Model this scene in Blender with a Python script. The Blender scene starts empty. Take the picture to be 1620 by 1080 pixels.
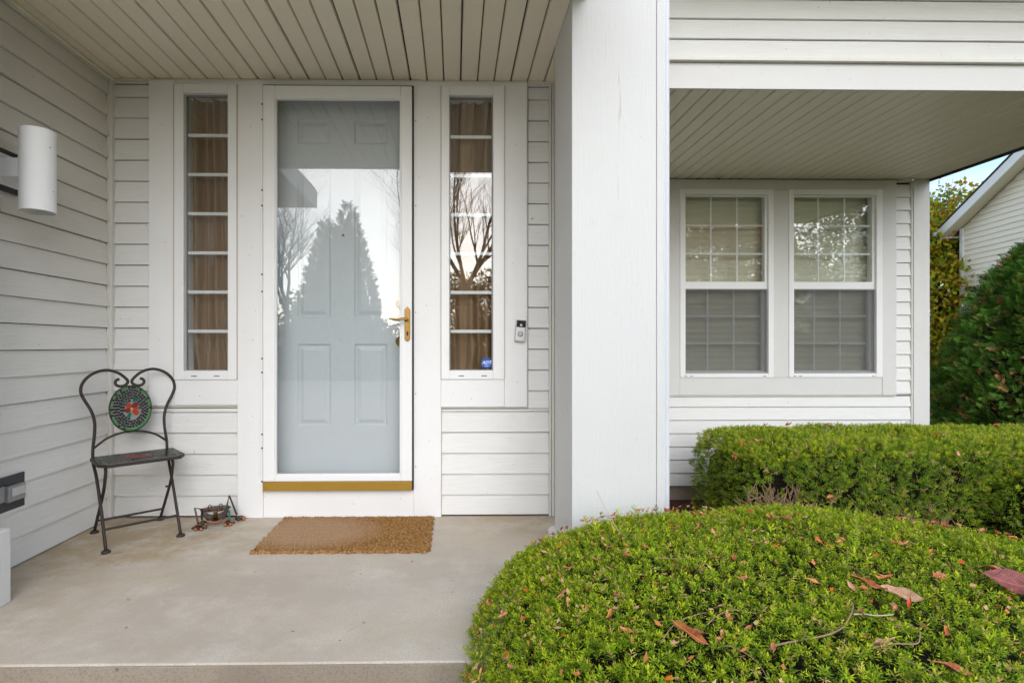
import bpy, math, random
import numpy as np
from mathutils import Vector, Matrix

random.seed(7)
rng = np.random.default_rng(7)
R = math.radians
scene = bpy.context.scene
COL = scene.collection

# ------------------------------------------------------------------ camera
cam_data = bpy.data.cameras.new('camera')
cam_data.sensor_width = 36.0
cam_data.lens = 850.0 / 1620.0 * 36.0
cam_data.shift_x = (810.0 - 733.0) / 1620.0
cam_data.shift_y = 5.0 / 1620.0
cam_data.clip_start = 0.02
cam_data.clip_end = 2000.0
cam = bpy.data.objects.new('camera', cam_data)
COL.objects.link(cam)
cam.location = (0.0, 0.0, 1.02)
cam.rotation_euler = (R(90), 0, R(-0.9))
scene.camera = cam

# ------------------------------------------------------------------ sky, sun, exposure
SUN_EL, SUN_AZ = 22.0, 175.0          # azimuth clockwise from +Y: the sun stands behind the camera, to the left
world = bpy.data.worlds.new('World')
scene.world = world
world.use_nodes = True
wn, wl = world.node_tree.nodes, world.node_tree.links
wn.clear()
w_out = wn.new('ShaderNodeOutputWorld')
w_bg = wn.new('ShaderNodeBackground')
w_sky = wn.new('ShaderNodeTexSky')
w_sky.sky_type = 'NISHITA'
w_sky.sun_disc = False
w_sky.sun_elevation = R(SUN_EL)
w_sky.sun_rotation = R(SUN_AZ)
w_sky.air_density = 1.2
w_sky.dust_density = 0.5
w_sky.ozone_density = 2.5
w_tc = wn.new('ShaderNodeTexCoord')
w_map = wn.new('ShaderNodeMapping')
w_map.inputs['Scale'].default_value = (1.0, 1.0, 2.6)
w_noise = wn.new('ShaderNodeTexNoise')
w_noise.inputs['Scale'].default_value = 2.2
w_noise.inputs['Detail'].default_value = 7.0
w_noise.inputs['Roughness'].default_value = 0.6
w_ramp = wn.new('ShaderNodeValToRGB')
w_ramp.color_ramp.elements[0].position = 0.40
w_ramp.color_ramp.elements[0].color = (0.10, 0.10, 0.10, 1)
w_ramp.color_ramp.elements[1].position = 0.66
w_ramp.color_ramp.elements[1].color = (0.97, 0.97, 0.97, 1)
w_mix = wn.new('ShaderNodeMix')
w_mix.data_type = 'RGBA'
w_mix.inputs[7].default_value = (5.5, 5.85, 6.4, 1)
wl.new(w_tc.outputs['Generated'], w_map.inputs['Vector'])
wl.new(w_map.outputs['Vector'], w_noise.inputs['Vector'])
wl.new(w_noise.outputs['Fac'], w_ramp.inputs['Fac'])
wl.new(w_ramp.outputs['Color'], w_mix.inputs[0])
wl.new(w_sky.outputs['Color'], w_mix.inputs[6])
wl.new(w_mix.outputs[2], w_bg.inputs['Color'])
w_bg.inputs['Strength'].default_value = 0.10
wl.new(w_bg.outputs['Background'], w_out.inputs['Surface'])

sun_data = bpy.data.lights.new('sun', 'SUN')
sun_data.energy = 1.35
sun_data.angle = R(66)
sun_data.color = (1.0, 0.955, 0.91)
sun = bpy.data.objects.new('sun', sun_data)
COL.objects.link(sun)
_el, _az = R(SUN_EL), R(SUN_AZ)
sun_dir = Vector((math.sin(_az) * math.cos(_el), math.cos(_az) * math.cos(_el), math.sin(_el)))
sun.rotation_euler = sun_dir.to_track_quat('Z', 'Y').to_euler()
sun.location = (-6, -10, 12)

scene.view_settings.view_transform = 'Standard'
scene.view_settings.look = 'None'
scene.view_settings.exposure = 1.36
scene.view_settings.gamma = 1.0
scene.view_settings.use_curve_mapping = False
scene.render.engine = 'CYCLES'
scene.cycles.use_denoising = True
scene.cycles.use_adaptive_sampling = True
scene.cycles.adaptive_threshold = 0.03
scene.cycles.max_bounces = 8
scene.cycles.diffuse_bounces = 4
scene.cycles.glossy_bounces = 4
scene.cycles.transparent_max_bounces = 16
scene.cycles.caustics_reflective = False
scene.cycles.caustics_refractive = False


# ------------------------------------------------------------------ materials
class NT:
    def __init__(self, name):
        self.m = bpy.data.materials.new(name)
        self.m.use_nodes = True
        self.n, self.l = self.m.node_tree.nodes, self.m.node_tree.links
        self.n.clear()
        self.out = self.n.new('ShaderNodeOutputMaterial')

    def node(self, kind, **kw):
        nd = self.n.new('ShaderNode' + kind)
        for k, v in kw.items():
            setattr(nd, k, v)
        return nd

    def link(self, a, b):
        self.l.new(a, b)

    def pos(self, scale=(1, 1, 1), loc=(0, 0, 0), rot=(0, 0, 0)):
        g = self.node('NewGeometry')
        mp = self.node('Mapping')
        mp.inputs['Scale'].default_value = scale
        mp.inputs['Location'].default_value = loc
        mp.inputs['Rotation'].default_value = rot
        self.link(g.outputs['Position'], mp.inputs['Vector'])
        return mp.outputs['Vector']

    def noise(self, vec, scale, detail=4.0, rough=0.55):
        nz = self.node('TexNoise')
        nz.inputs['Scale'].default_value = scale
        nz.inputs['Detail'].default_value = detail
        nz.inputs['Roughness'].default_value = rough
        self.link(vec, nz.inputs['Vector'])
        return nz.outputs['Fac']

    def ramp(self, fac, stops):
        r = self.node('ValToRGB')
        e = r.color_ramp.elements
        while len(e) < len(stops):
            e.new(0.5)
        for el, (p, c) in zip(e, stops):
            el.position = p
            el.color = c if len(c) == 4 else (*c, 1)
        self.link(fac, r.inputs['Fac'])
        return r.outputs['Color']

    def mix(self, fac, a, b, mode='MIX'):
        mx = self.node('Mix')
        mx.data_type = 'RGBA'
        mx.blend_type = mode
        for val, idx in ((fac, 0), (a, 6), (b, 7)):
            if hasattr(val, 'is_linked'):
                self.link(val, mx.inputs[idx])
            elif idx == 0:
                mx.inputs[0].default_value = val
            else:
                mx.inputs[idx].default_value = (*val, 1) if len(val) == 3 else val
        return mx.outputs[2]

    def math(self, op, a, b=0.0):
        md = self.node('Math')
        md.operation = op
        for val, idx in ((a, 0), (b, 1)):
            if hasattr(val, 'is_linked'):
                self.link(val, md.inputs[idx])
            else:
                md.inputs[idx].default_value = val
        return md.outputs[0]

    def bump(self, height, strength=0.3, dist=0.002, normal=None):
        b = self.node('Bump')
        b.inputs['Strength'].default_value = strength
        b.inputs['Distance'].default_value = dist
        self.link(height, b.inputs['Height'])
        if normal is not None:
            self.link(normal, b.inputs['Normal'])
        return b.outputs['Normal']

    def principled(self, color, rough=0.5, metal=0.0, spec=0.5, normal=None):
        p = self.node('BsdfPrincipled')
        for val, key in ((color, 'Base Color'), (rough, 'Roughness'), (metal, 'Metallic')):
            if hasattr(val, 'is_linked'):
                self.link(val, p.inputs[key])
            elif key == 'Base Color':
                p.inputs[key].default_value = (*val, 1)
            else:
                p.inputs[key].default_value = val
        p.inputs['Specular IOR Level'].default_value = spec
        if normal is not None:
            self.link(normal, p.inputs['Normal'])
        return p

    def done(self, shader):
        self.link(shader.outputs[0], self.out.inputs['Surface'])
        return self.m


def mat_soffit(name, col, dark):
    t = NT(name)
    oi = t.node('ObjectInfo')
    c = t.mix(t.math('MULTIPLY', oi.outputs['Random'], 0.22), col, dark)
    c = t.mix(t.math('MULTIPLY', t.noise(t.pos(), 2.3, 5, 0.6), 0.25), c, dark)
    sp = t.noise(t.pos(), 45, 2, 0.5)
    c = t.mix(t.ramp(sp, [(0.745, (0, 0, 0)), (0.775, (0.6, 0.6, 0.6))]), c, (0.15, 0.12, 0.09))
    return t.done(t.principled(c, 0.45, normal=t.bump(t.noise(t.pos(), 200, 2, 0.5), 0.15, 0.001)))


def mat_painted(name, col, dirt=(0.45, 0.38, 0.28), dirt_amt=0.12, grain=(60, 60, 3), rough=0.55, bump=0.25, specks=True, knots=False):
    t = NT(name)
    big = t.noise(t.pos(), 1.7, 5, 0.6)
    c = t.mix(t.math('MULTIPLY', t.ramp(big, [(0.45, (0, 0, 0)), (0.75, (1, 1, 1))]), dirt_amt), col, dirt)
    fine = t.noise(t.pos(grain), 1.0, 4, 0.6)
    c = t.mix(t.math('MULTIPLY', fine, 0.10), c, tuple(x * 0.72 for x in col))
    if specks:
        sp = t.noise(t.pos(), 55, 2, 0.5)
        c = t.mix(t.ramp(sp, [(0.735, (0, 0, 0)), (0.765, (0.55, 0.55, 0.55))]), c, (0.22, 0.19, 0.16))
    if knots:
        kn = t.noise(t.pos((34, 34, 2.2), (1.3, 4.1, 0.2)), 1.0, 3, 0.6)
        c = t.mix(t.ramp(kn, [(0.70, (0, 0, 0)), (0.76, (0.5, 0.5, 0.5))]), c, (0.36, 0.33, 0.30))
        sc = t.noise(t.pos((9, 9, 6)), 1.0, 6, 0.7)
        c = t.mix(t.ramp(sc, [(0.62, (0, 0, 0)), (0.80, (0.28, 0.28, 0.28))]), c, (0.45, 0.42, 0.38))
    h = t.math('ADD', fine, t.math('MULTIPLY', t.noise(t.pos(), 140, 3, 0.6), 0.6))
    n = t.bump(h, bump, 0.0025)
    return t.done(t.principled(c, rough, normal=n))


def mat_siding(name, col, stain=None):
    t = NT(name)
    grain = t.noise(t.pos((5, 5, 300)), 1.0, 5, 0.65)
    wav = t.noise(t.pos((1.2, 1.2, 7)), 1.0, 4, 0.6)
    oi = t.node('ObjectInfo')
    c = t.mix(t.math('MULTIPLY', wav, 0.09), col, (0.50, 0.44, 0.34))
    c = t.mix(t.math('MULTIPLY', oi.outputs['Random'], 0.07), c, (0.60, 0.56, 0.48))
    c = t.mix(t.ramp(grain, [(0.38, (0.14, 0.14, 0.14)), (0.60, (0, 0, 0))]), c, (0.45, 0.40, 0.32))
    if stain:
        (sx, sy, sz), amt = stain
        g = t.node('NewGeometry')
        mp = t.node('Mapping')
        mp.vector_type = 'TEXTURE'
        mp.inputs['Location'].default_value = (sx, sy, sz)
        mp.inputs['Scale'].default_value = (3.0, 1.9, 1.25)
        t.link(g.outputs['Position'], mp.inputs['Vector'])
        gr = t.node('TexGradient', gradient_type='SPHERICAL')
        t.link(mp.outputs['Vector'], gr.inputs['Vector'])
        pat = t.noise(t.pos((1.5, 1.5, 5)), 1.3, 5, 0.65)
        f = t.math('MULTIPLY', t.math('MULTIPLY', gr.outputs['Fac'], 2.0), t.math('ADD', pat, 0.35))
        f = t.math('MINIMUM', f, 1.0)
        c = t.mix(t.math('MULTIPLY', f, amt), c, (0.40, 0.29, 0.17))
    sp = t.noise(t.pos(), 38, 2, 0.5)
    c = t.mix(t.ramp(sp, [(0.745, (0, 0, 0)), (0.775, (0.6, 0.6, 0.6))]), c, (0.24, 0.18, 0.12))
    n = t.bump(grain, 0.7, 0.003)
    return t.done(t.principled(c, 0.55, normal=n))


def mat_plain(name, col, rough=0.5, metal=0.0, var=0.15, scale=30, bump=0.1, spec=0.5):
    t = NT(name)
    nz = t.noise(t.pos(), scale, 4, 0.6)
    c = t.mix(t.math('MULTIPLY', nz, var * 2), col, tuple(x * 0.5 for x in col))
    n = t.bump(nz, bump, 0.001)
    return t.done(t.principled(c, rough, metal, spec, n))


def mat_glass(name, refl=0.10, tint=(0.93, 0.96, 0.95)):
    t = NT(name)
    tr = t.node('BsdfTransparent')
    tr.inputs['Color'].default_value = (*tint, 1)
    gl = t.node('BsdfGlossy')
    gl.inputs['Roughness'].default_value = 0.0
    gl.inputs['Color'].default_value = (1, 1, 1, 1)
    wob = t.noise(t.pos(), 1.1, 2, 0.5)
    t.link(t.bump(wob, 0.02, 0.02), gl.inputs['Normal'])
    lw = t.node('LayerWeight')
    lw.inputs['Blend'].default_value = 0.5
    f = t.math('MINIMUM', t.math('ADD', t.math('POWER', lw.outputs['Facing'], 5.0), refl), 1.0)
    mx = t.node('MixShader')
    t.link(f, mx.inputs[0])
    t.link(tr.outputs[0], mx.inputs[1])
    t.link(gl.outputs[0], mx.inputs[2])
    return t.done(mx)


def mat_foliage(name, trans=0.28, rough=0.42):
    t = NT(name)
    a = t.node('Attribute')
    a.attribute_name = 'col'
    p = t.principled(a.outputs['Color'], rough, spec=0.16)
    tl = t.node('BsdfTranslucent')
    t.link(t.mix(1.0, a.outputs['Color'], (1.25, 1.2, 0.6), 'MULTIPLY'), tl.inputs['Color'])
    mx = t.node('MixShader')
    mx.inputs[0].default_value = trans
    t.link(p.outputs[0], mx.inputs[1])
    t.link(tl.outputs[0], mx.inputs[2])
    return t.done(mx)


def mat_fallen(name):
    t = NT(name)
    oi = t.node('ObjectInfo')
    c = t.ramp(oi.outputs['Random'], [(0.0, (0.70, 0.10, 0.02)), (0.20, (0.70, 0.24, 0.10)), (0.42, (0.76, 0.38, 0.24)),
                                      (0.58, (0.78, 0.18, 0.03)), (0.78, (0.74, 0.42, 0.29)), (1.0, (0.72, 0.28, 0.07))])
    nz = t.noise(t.pos(), 180, 4, 0.6)
    c = t.mix(t.math('MULTIPLY', nz, 0.6), c, (0.30, 0.10, 0.05))
    return t.done(t.principled(c, 0.5, normal=t.bump(nz, 0.3, 0.001)))


def mat_veined(name, col, dark, vein):
    t = NT(name)
    tc = t.node('TexCoord')
    sp = t.node('SeparateXYZ')
    t.link(tc.outputs['Object'], sp.inputs[0])
    ay = t.math('ABSOLUTE', sp.outputs['Y'])
    nz = t.noise(tc.outputs['Object'], 60, 5, 0.65)
    c = t.mix(t.ramp(nz, [(0.38, (1, 1, 1)), (0.60, (0, 0, 0))]), col, dark)
    side = t.math('SINE', t.math('MULTIPLY', t.math('ADD', sp.outputs['X'], t.math('MULTIPLY', ay, -0.9)), 900.0))
    c = t.mix(t.ramp(side, [(0.90, (0, 0, 0)), (0.98, (0.6, 0.6, 0.6))]), c, vein)
    c = t.mix(t.ramp(t.math('MULTIPLY', ay, 500.0), [(0.35, (0.9, 0.9, 0.9)), (0.6, (0, 0, 0))]), c, vein)
    spots = t.noise(tc.outputs['Object'], 260, 2, 0.5)
    c = t.mix(t.ramp(spots, [(0.68, (0, 0, 0)), (0.73, (0.8, 0.8, 0.8))]), c, tuple(x * 0.4 for x in dark))
    return t.done(t.principled(c, 0.48, normal=t.bump(nz, 0.5, 0.002)))


def mat_concrete(name, col, stain, spots=()):
    t = NT(name)
    big = t.noise(t.pos((0.7, 1.5, 1)), 1.6, 6, 0.62)
    mid = t.noise(t.pos(), 9, 6, 0.65)
    fine = t.noise(t.pos(), 160, 4, 0.7)
    broom = t.noise(t.pos((6, 120, 6)), 1.0, 3, 0.6)
    c = t.mix(t.ramp(big, [(0.36, (0, 0, 0)), (0.68, (1, 1, 1))]), col, stain)
    blot = t.noise(t.pos((1.0, 1.5, 1), (5.3, 1.7, 0), (0, 0, 0.5)), 2.2, 7, 0.66)
    c = t.mix(t.ramp(blot, [(0.47, (0, 0, 0)), (0.66, (0.65, 0.65, 0.65))]), c, tuple(x * k for x, k in zip(col, (0.70, 0.68, 0.67))))
    c = t.mix(t.math('MULTIPLY', mid, 0.45), c, tuple(x * 0.70 for x in col))
    pass
    c = t.mix(t.ramp(fine, [(0.32, (0.7, 0.7, 0.7)), (0.5, (0, 0, 0))]), c, tuple(x * 0.45 for x in col))
    c = t.mix(t.ramp(fine, [(0.62, (0, 0, 0)), (0.75, (0.5, 0.5, 0.5))]), c, tuple(min(1, x * 1.5) for x in col))
    for (cx, cy, rx, ry, amt, scol) in spots:
        g = t.node('NewGeometry')
        mp = t.node('Mapping')
        mp.vector_type = 'TEXTURE'
        mp.inputs['Location'].default_value = (cx, cy, 0)
        mp.inputs['Scale'].default_value = (rx, ry, 1)
        t.link(g.outputs['Position'], mp.inputs['Vector'])
        gr = t.node('TexGradient', gradient_type='SPHERICAL')
        t.link(mp.outputs['Vector'], gr.inputs['Vector'])
        brk = t.noise(t.pos((1, 1, 1), (cx * 3, cy, 0)), 5.0, 7, 0.7)
        f = t.math('MULTIPLY', gr.outputs['Fac'], t.ramp(brk, [(0.38, (0, 0, 0)), (0.60, (1, 1, 1))]))
        c = t.mix(t.math('MINIMUM', t.math('MULTIPLY', f, amt), 0.8), c, scol)
    sp = t.noise(t.pos(), 34, 2, 0.5)
    c = t.mix(t.ramp(sp, [(0.72, (0, 0, 0)), (0.76, (0.75, 0.75, 0.75))]), c, (0.16, 0.12, 0.09))
    n = t.bump(t.math('ADD', fine, t.math('MULTIPLY', broom, 0.7)), 0.45, 0.002)
    return t.done(t.principled(c, 0.85, spec=0.25, normal=n))


def mat_ground(name, c1, c2, c3, scale=20):
    t = NT(name)
    a = t.noise(t.pos(), scale, 6, 0.7)
    b = t.noise(t.pos(), scale * 0.07, 4, 0.6)
    c = t.ramp(a, [(0.3, c1), (0.5, c2), (0.68, c3)])
    c = t.mix(t.math('MULTIPLY', b, 0.4), c, c1)
    return t.done(t.principled(c, 0.9, spec=0.2, normal=t.bump(a, 0.8, 0.03)))


def mat_mat(name):
    t = NT(name)
    nz = t.noise(t.pos(), 90, 4, 0.7)
    worn = t.noise(t.pos((1, 1, 1), (3.2, 1.1, 0)), 2.6, 4, 0.6)
    c = t.ramp(nz, [(0.32, (0.10, 0.045, 0.016)), (0.5, (0.28, 0.145, 0.050)), (0.68, (0.46, 0.27, 0.11))])
    g = t.node('NewGeometry')
    mp = t.node('Mapping')
    mp.vector_type = 'TEXTURE'
    mp.inputs['Location'].default_value = (-0.78, 2.92, 0)
    mp.inputs['Scale'].default_value = (0.42, 0.30, 1)
    t.link(g.outputs['Position'], mp.inputs['Vector'])
    gr = t.node('TexGradient', gradient_type='SPHERICAL')
    t.link(mp.outputs['Vector'], gr.inputs['Vector'])
    f = t.math('MULTIPLY', t.math('MULTIPLY', gr.outputs['Fac'], t.math('ADD', worn, 0.55)), 1.5)
    c = t.mix(t.math('MINIMUM', f, 0.72), c, (0.42, 0.28, 0.18))
    return t.done(t.principled(c, 0.95, spec=0.1, normal=t.bump(nz, 0.8, 0.004)))


def mat_fabric(name, col, dark, scale=(400, 400, 400), trans=0.0):
    t = NT(name)
    w = t.noise(t.pos(scale), 1.0, 2, 0.5)
    b = t.noise(t.pos((6, 6, 1.2)), 1.0, 4, 0.6)
    c = t.mix(t.math('MULTIPLY', w, 0.5), col, dark)
    c = t.mix(t.math('MULTIPLY', b, 0.45), c, dark)
    return t.done(t.principled(c, 0.9, spec=0.15, normal=t.bump(w, 0.3, 0.001)))


def mat_screen(name):
    t = NT(name)
    tr = t.node('BsdfTransparent')
    df = t.node('BsdfDiffuse')
    df.inputs['Color'].default_value = (0.16, 0.16, 0.16, 1)
    mx = t.node('MixShader')
    mx.inputs[0].default_value = 0.30
    t.link(tr.outputs[0], mx.inputs[1])
    t.link(df.outputs[0], mx.inputs[2])
    return t.done(mx)


def mat_copper(name):
    t = NT(name)
    nz = t.noise(t.pos(), 32, 4, 0.65)
    c = t.ramp(nz, [(0.36, (0.04, 0.018, 0.015)), (0.46, (0.10, 0.03, 0.025)), (0.52, (0.22, 0.08, 0.05)), (0.57, (0.03, 0.14, 0.10))])
    return t.done(t.principled(c, 0.4, 0.75, normal=t.bump(nz, 0.3, 0.002)))


WHITE = (0.80, 0.795, 0.78)
M = {}
M['trim'] = mat_painted('white_trim_paint', (0.83, 0.825, 0.825), grain=(70, 70, 4), dirt_amt=0.10)
M['trim_h'] = mat_painted('white_board_paint', (0.83, 0.825, 0.825), grain=(5, 5, 90), dirt_amt=0.10)
M['trim_x'] = mat_painted('darkened_trim_paint', (0.68, 0.67, 0.655), grain=(60, 60, 4), dirt_amt=0.12)  # trim white darkened to tame the strong light on the right-hand boards
M['pillar'] = mat_painted('white_pillar_paint', (0.67, 0.67, 0.665), dirt_amt=0.04, grain=(110, 110, 5), bump=0.7, knots=True)
M['vinyl'] = mat_painted('white_vinyl_frame', (0.84, 0.84, 0.84), dirt_amt=0.05, grain=(40, 40, 8), rough=0.38, bump=0.05, specks=False)
M['muntin'] = mat_plain('white_muntin', (0.88, 0.90, 0.89), 0.4, var=0.04)
M['siding'] = mat_siding('painted_lap_siding', (0.80, 0.80, 0.79))
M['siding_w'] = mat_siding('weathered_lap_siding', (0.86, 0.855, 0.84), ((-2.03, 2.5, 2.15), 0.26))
M['siding_n'] = mat_siding('cream_lap_siding', (0.92, 0.83, 0.71))
M['soffit'] = mat_soffit('almond_soffit', (0.84, 0.765, 0.63), (0.68, 0.60, 0.47))
M['caulk'] = mat_plain('old_caulk', (0.58, 0.49, 0.40), 0.7, var=0.25, scale=25)
M['jchannel'] = mat_plain('siding_channel', (0.70, 0.68, 0.63), 0.45, var=0.06)
M['downspout'] = mat_plain('white_aluminium', (0.72, 0.74, 0.78), 0.4, var=0.04, bump=0.03)
M['door'] = mat_painted('pale_door_paint', (0.55, 0.595, 0.625), dirt_amt=0.03, grain=(120, 120, 3), rough=0.4, bump=0.10, specks=False)
M['brass'] = mat_plain('antique_brass', (0.42, 0.25, 0.07), 0.35, 0.85, var=0.2, scale=60)
M['brass_sweep'] = mat_plain('brass_sweep', (0.40, 0.235, 0.03), 0.42, 0.25, var=0.12, scale=12)
M['black'] = mat_plain('black_metal', (0.02, 0.02, 0.022), 0.5, var=0.2)
M['gap'] = mat_plain('gap_and_shadow_black', (0.035, 0.033, 0.03), 0.8, var=0.2)  # also backs siding and soffit, painting the shadow lines between boards
M['iron'] = mat_plain('rusty_dark_iron', (0.055, 0.04, 0.036), 0.55, 0.35, var=0.3, scale=60, bump=0.3)
M['glass'] = mat_glass('storm_door_glass', 0.058, (0.985, 0.99, 0.99))
M['glass_s'] = mat_glass('sidelight_glass', 0.08, (0.97, 0.98, 0.98))
M['glass_w'] = mat_glass('window_glass', 0.07, (0.98, 0.99, 0.98))
M['screen'] = mat_screen('insect_screen_mesh')
M['curtain'] = mat_fabric('tan_curtain', (0.38, 0.26, 0.155), (0.20, 0.12, 0.068))
M['blind'] = mat_fabric('olive_grey_shade', (0.72, 0.71, 0.58), (0.58, 0.57, 0.45), (300, 300, 700))
M['concrete'] = mat_concrete('porch_concrete', (0.68, 0.62, 0.54), (0.58, 0.485, 0.37),
                             ((-1.75, 2.85, 1.0, 0.75, 1.5, (0.42, 0.32, 0.19)), (-1.05, 2.2, 0.9, 0.45, 1.4, (0.47, 0.40, 0.33)), (-0.1, 2.5, 0.8, 0.5, 1.2, (0.48, 0.42, 0.35)),
                              (-0.9, 1.85, 1.3, 0.22, 1.2, (0.47, 0.40, 0.32)), (0.35, 3.1, 0.5, 0.5, 1.3, (0.45, 0.36, 0.25)), (-1.7, 2.0, 0.5, 0.6, 1.4, (0.45, 0.37, 0.28))))
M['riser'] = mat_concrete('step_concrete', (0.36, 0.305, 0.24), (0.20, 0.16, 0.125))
M['foundation'] = mat_concrete('foundation_concrete', (0.38, 0.32, 0.25), (0.30, 0.22, 0.15))
M['lawn'] = mat_ground('lawn_grass', (0.03, 0.05, 0.012), (0.06, 0.10, 0.022), (0.13, 0.13, 0.05))
M['mulch'] = mat_ground('bark_mulch', (0.035, 0.015, 0.01), (0.11, 0.045, 0.03), (0.22, 0.10, 0.07), 40)
M['roof'] = mat_ground('asphalt_shingle', (0.03, 0.03, 0.035), (0.06, 0.058, 0.06), (0.10, 0.095, 0.09), 30)
M['mat'] = mat_mat('coir_weave')
M['yew'] = mat_foliage('yew_needles', 0.16, 0.5)
M['leafmat'] = mat_foliage('tree_leaves', 0.35, 0.5)
M['cedar'] = mat_foliage('cedar_sprays', 0.15, 0.55)
M['core'] = mat_ground('hedge_inner_shade', (0.004, 0.004, 0.002), (0.015, 0.011, 0.006), (0.035, 0.024, 0.015), 60)  # near-black fill stands in for the shade between sprigs
M['twig'] = mat_plain('bare_twig', (0.40, 0.26, 0.155), 0.8, var=0.3, scale=50)
M['bark'] = mat_plain('tree_bark', (0.10, 0.075, 0.055), 0.9, var=0.35, scale=14, bump=0.5)
M['fallen'] = mat_fallen('fallen_leaf')
M['red_leaf'] = mat_veined('red_leaf', (0.30, 0.085, 0.075), (0.16, 0.035, 0.035), (0.42, 0.20, 0.15))
M['rust_leaf'] = mat_veined('rust_leaf', (0.50, 0.16, 0.045), (0.28, 0.07, 0.02), (0.60, 0.30, 0.12))
M['tan_leaf'] = mat_veined('tan_leaf', (0.55, 0.34, 0.21), (0.36, 0.18, 0.09), (0.68, 0.46, 0.30))
M['straw'] = mat_plain('straw', (0.55, 0.47, 0.34), 0.7, var=0.2)
M['copper'] = mat_copper('patinated_copper')
M['copper_b'] = mat_plain('bright_copper', (0.55, 0.20, 0.11), 0.35, 0.8, var=0.15)
M['verdigris'] = mat_plain('verdigris', (0.04, 0.17, 0.13), 0.5, 0.4, var=0.3, scale=50)
M['grout'] = mat_plain('grey_grout', (0.30, 0.30, 0.28), 0.9, var=0.2, scale=150)
M['tile_k'] = mat_plain('black_tile', (0.018, 0.016, 0.018), 0.2, var=0.1)
M['tile_g'] = mat_plain('green_tile', (0.05, 0.30, 0.07), 0.2, var=0.3, scale=60)
M['tile_t'] = mat_plain('teal_tile', (0.01, 0.16, 0.10), 0.18, var=0.3, scale=60)
M['tile_r'] = mat_plain('red_tile', (0.45, 0.05, 0.02), 0.18, var=0.3, scale=60)
M['tile_dr'] = mat_plain('dark_red_tile', (0.19, 0.02, 0.02), 0.18, var=0.3, scale=60)
M['tile_y'] = mat_plain('amber_tile', (0.65, 0.35, 0.12), 0.18, var=0.1, scale=60)
M['lampwhite'] = mat_plain('white_enamel', (0.84, 0.84, 0.84), 0.7, var=0.03, bump=0.02)
M['greyplastic'] = mat_plain('grey_plastic', (0.33, 0.33, 0.34), 0.45, var=0.1)
M['silver'] = mat_plain('satin_nickel', (0.62, 0.62, 0.62), 0.35, 0.4, var=0.05)
M['blackgloss'] = mat_plain('black_gloss', (0.012, 0.012, 0.013), 0.12, var=0.1)
M['blue'] = mat_plain('blue_sticker', (0.005, 0.075, 0.42), 0.35, var=0.05)
M['print'] = mat_plain('pale_print', (0.72, 0.80, 0.88), 0.4, var=0.02)
M['plate'] = mat_plain('charcoal_plate', (0.045, 0.048, 0.055), 0.4, var=0.15)


# ------------------------------------------------------------------ mesh helpers
def tag(o, label=None, cat=None, group=None, kind=None):
    if label: o['label'] = label
    if cat: o['category'] = cat
    if group: o['group'] = group
    if kind: o['kind'] = kind
    return o


def empty(name, loc=(0, 0, 0), label=None, cat=None, group=None, rz=0.0):
    o = bpy.data.objects.new(name, None)
    o.empty_display_size = 0.1
    COL.objects.link(o)
    o.location = loc
    o.rotation_euler = (0, 0, rz)
    return tag(o, label, cat, group)


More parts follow.
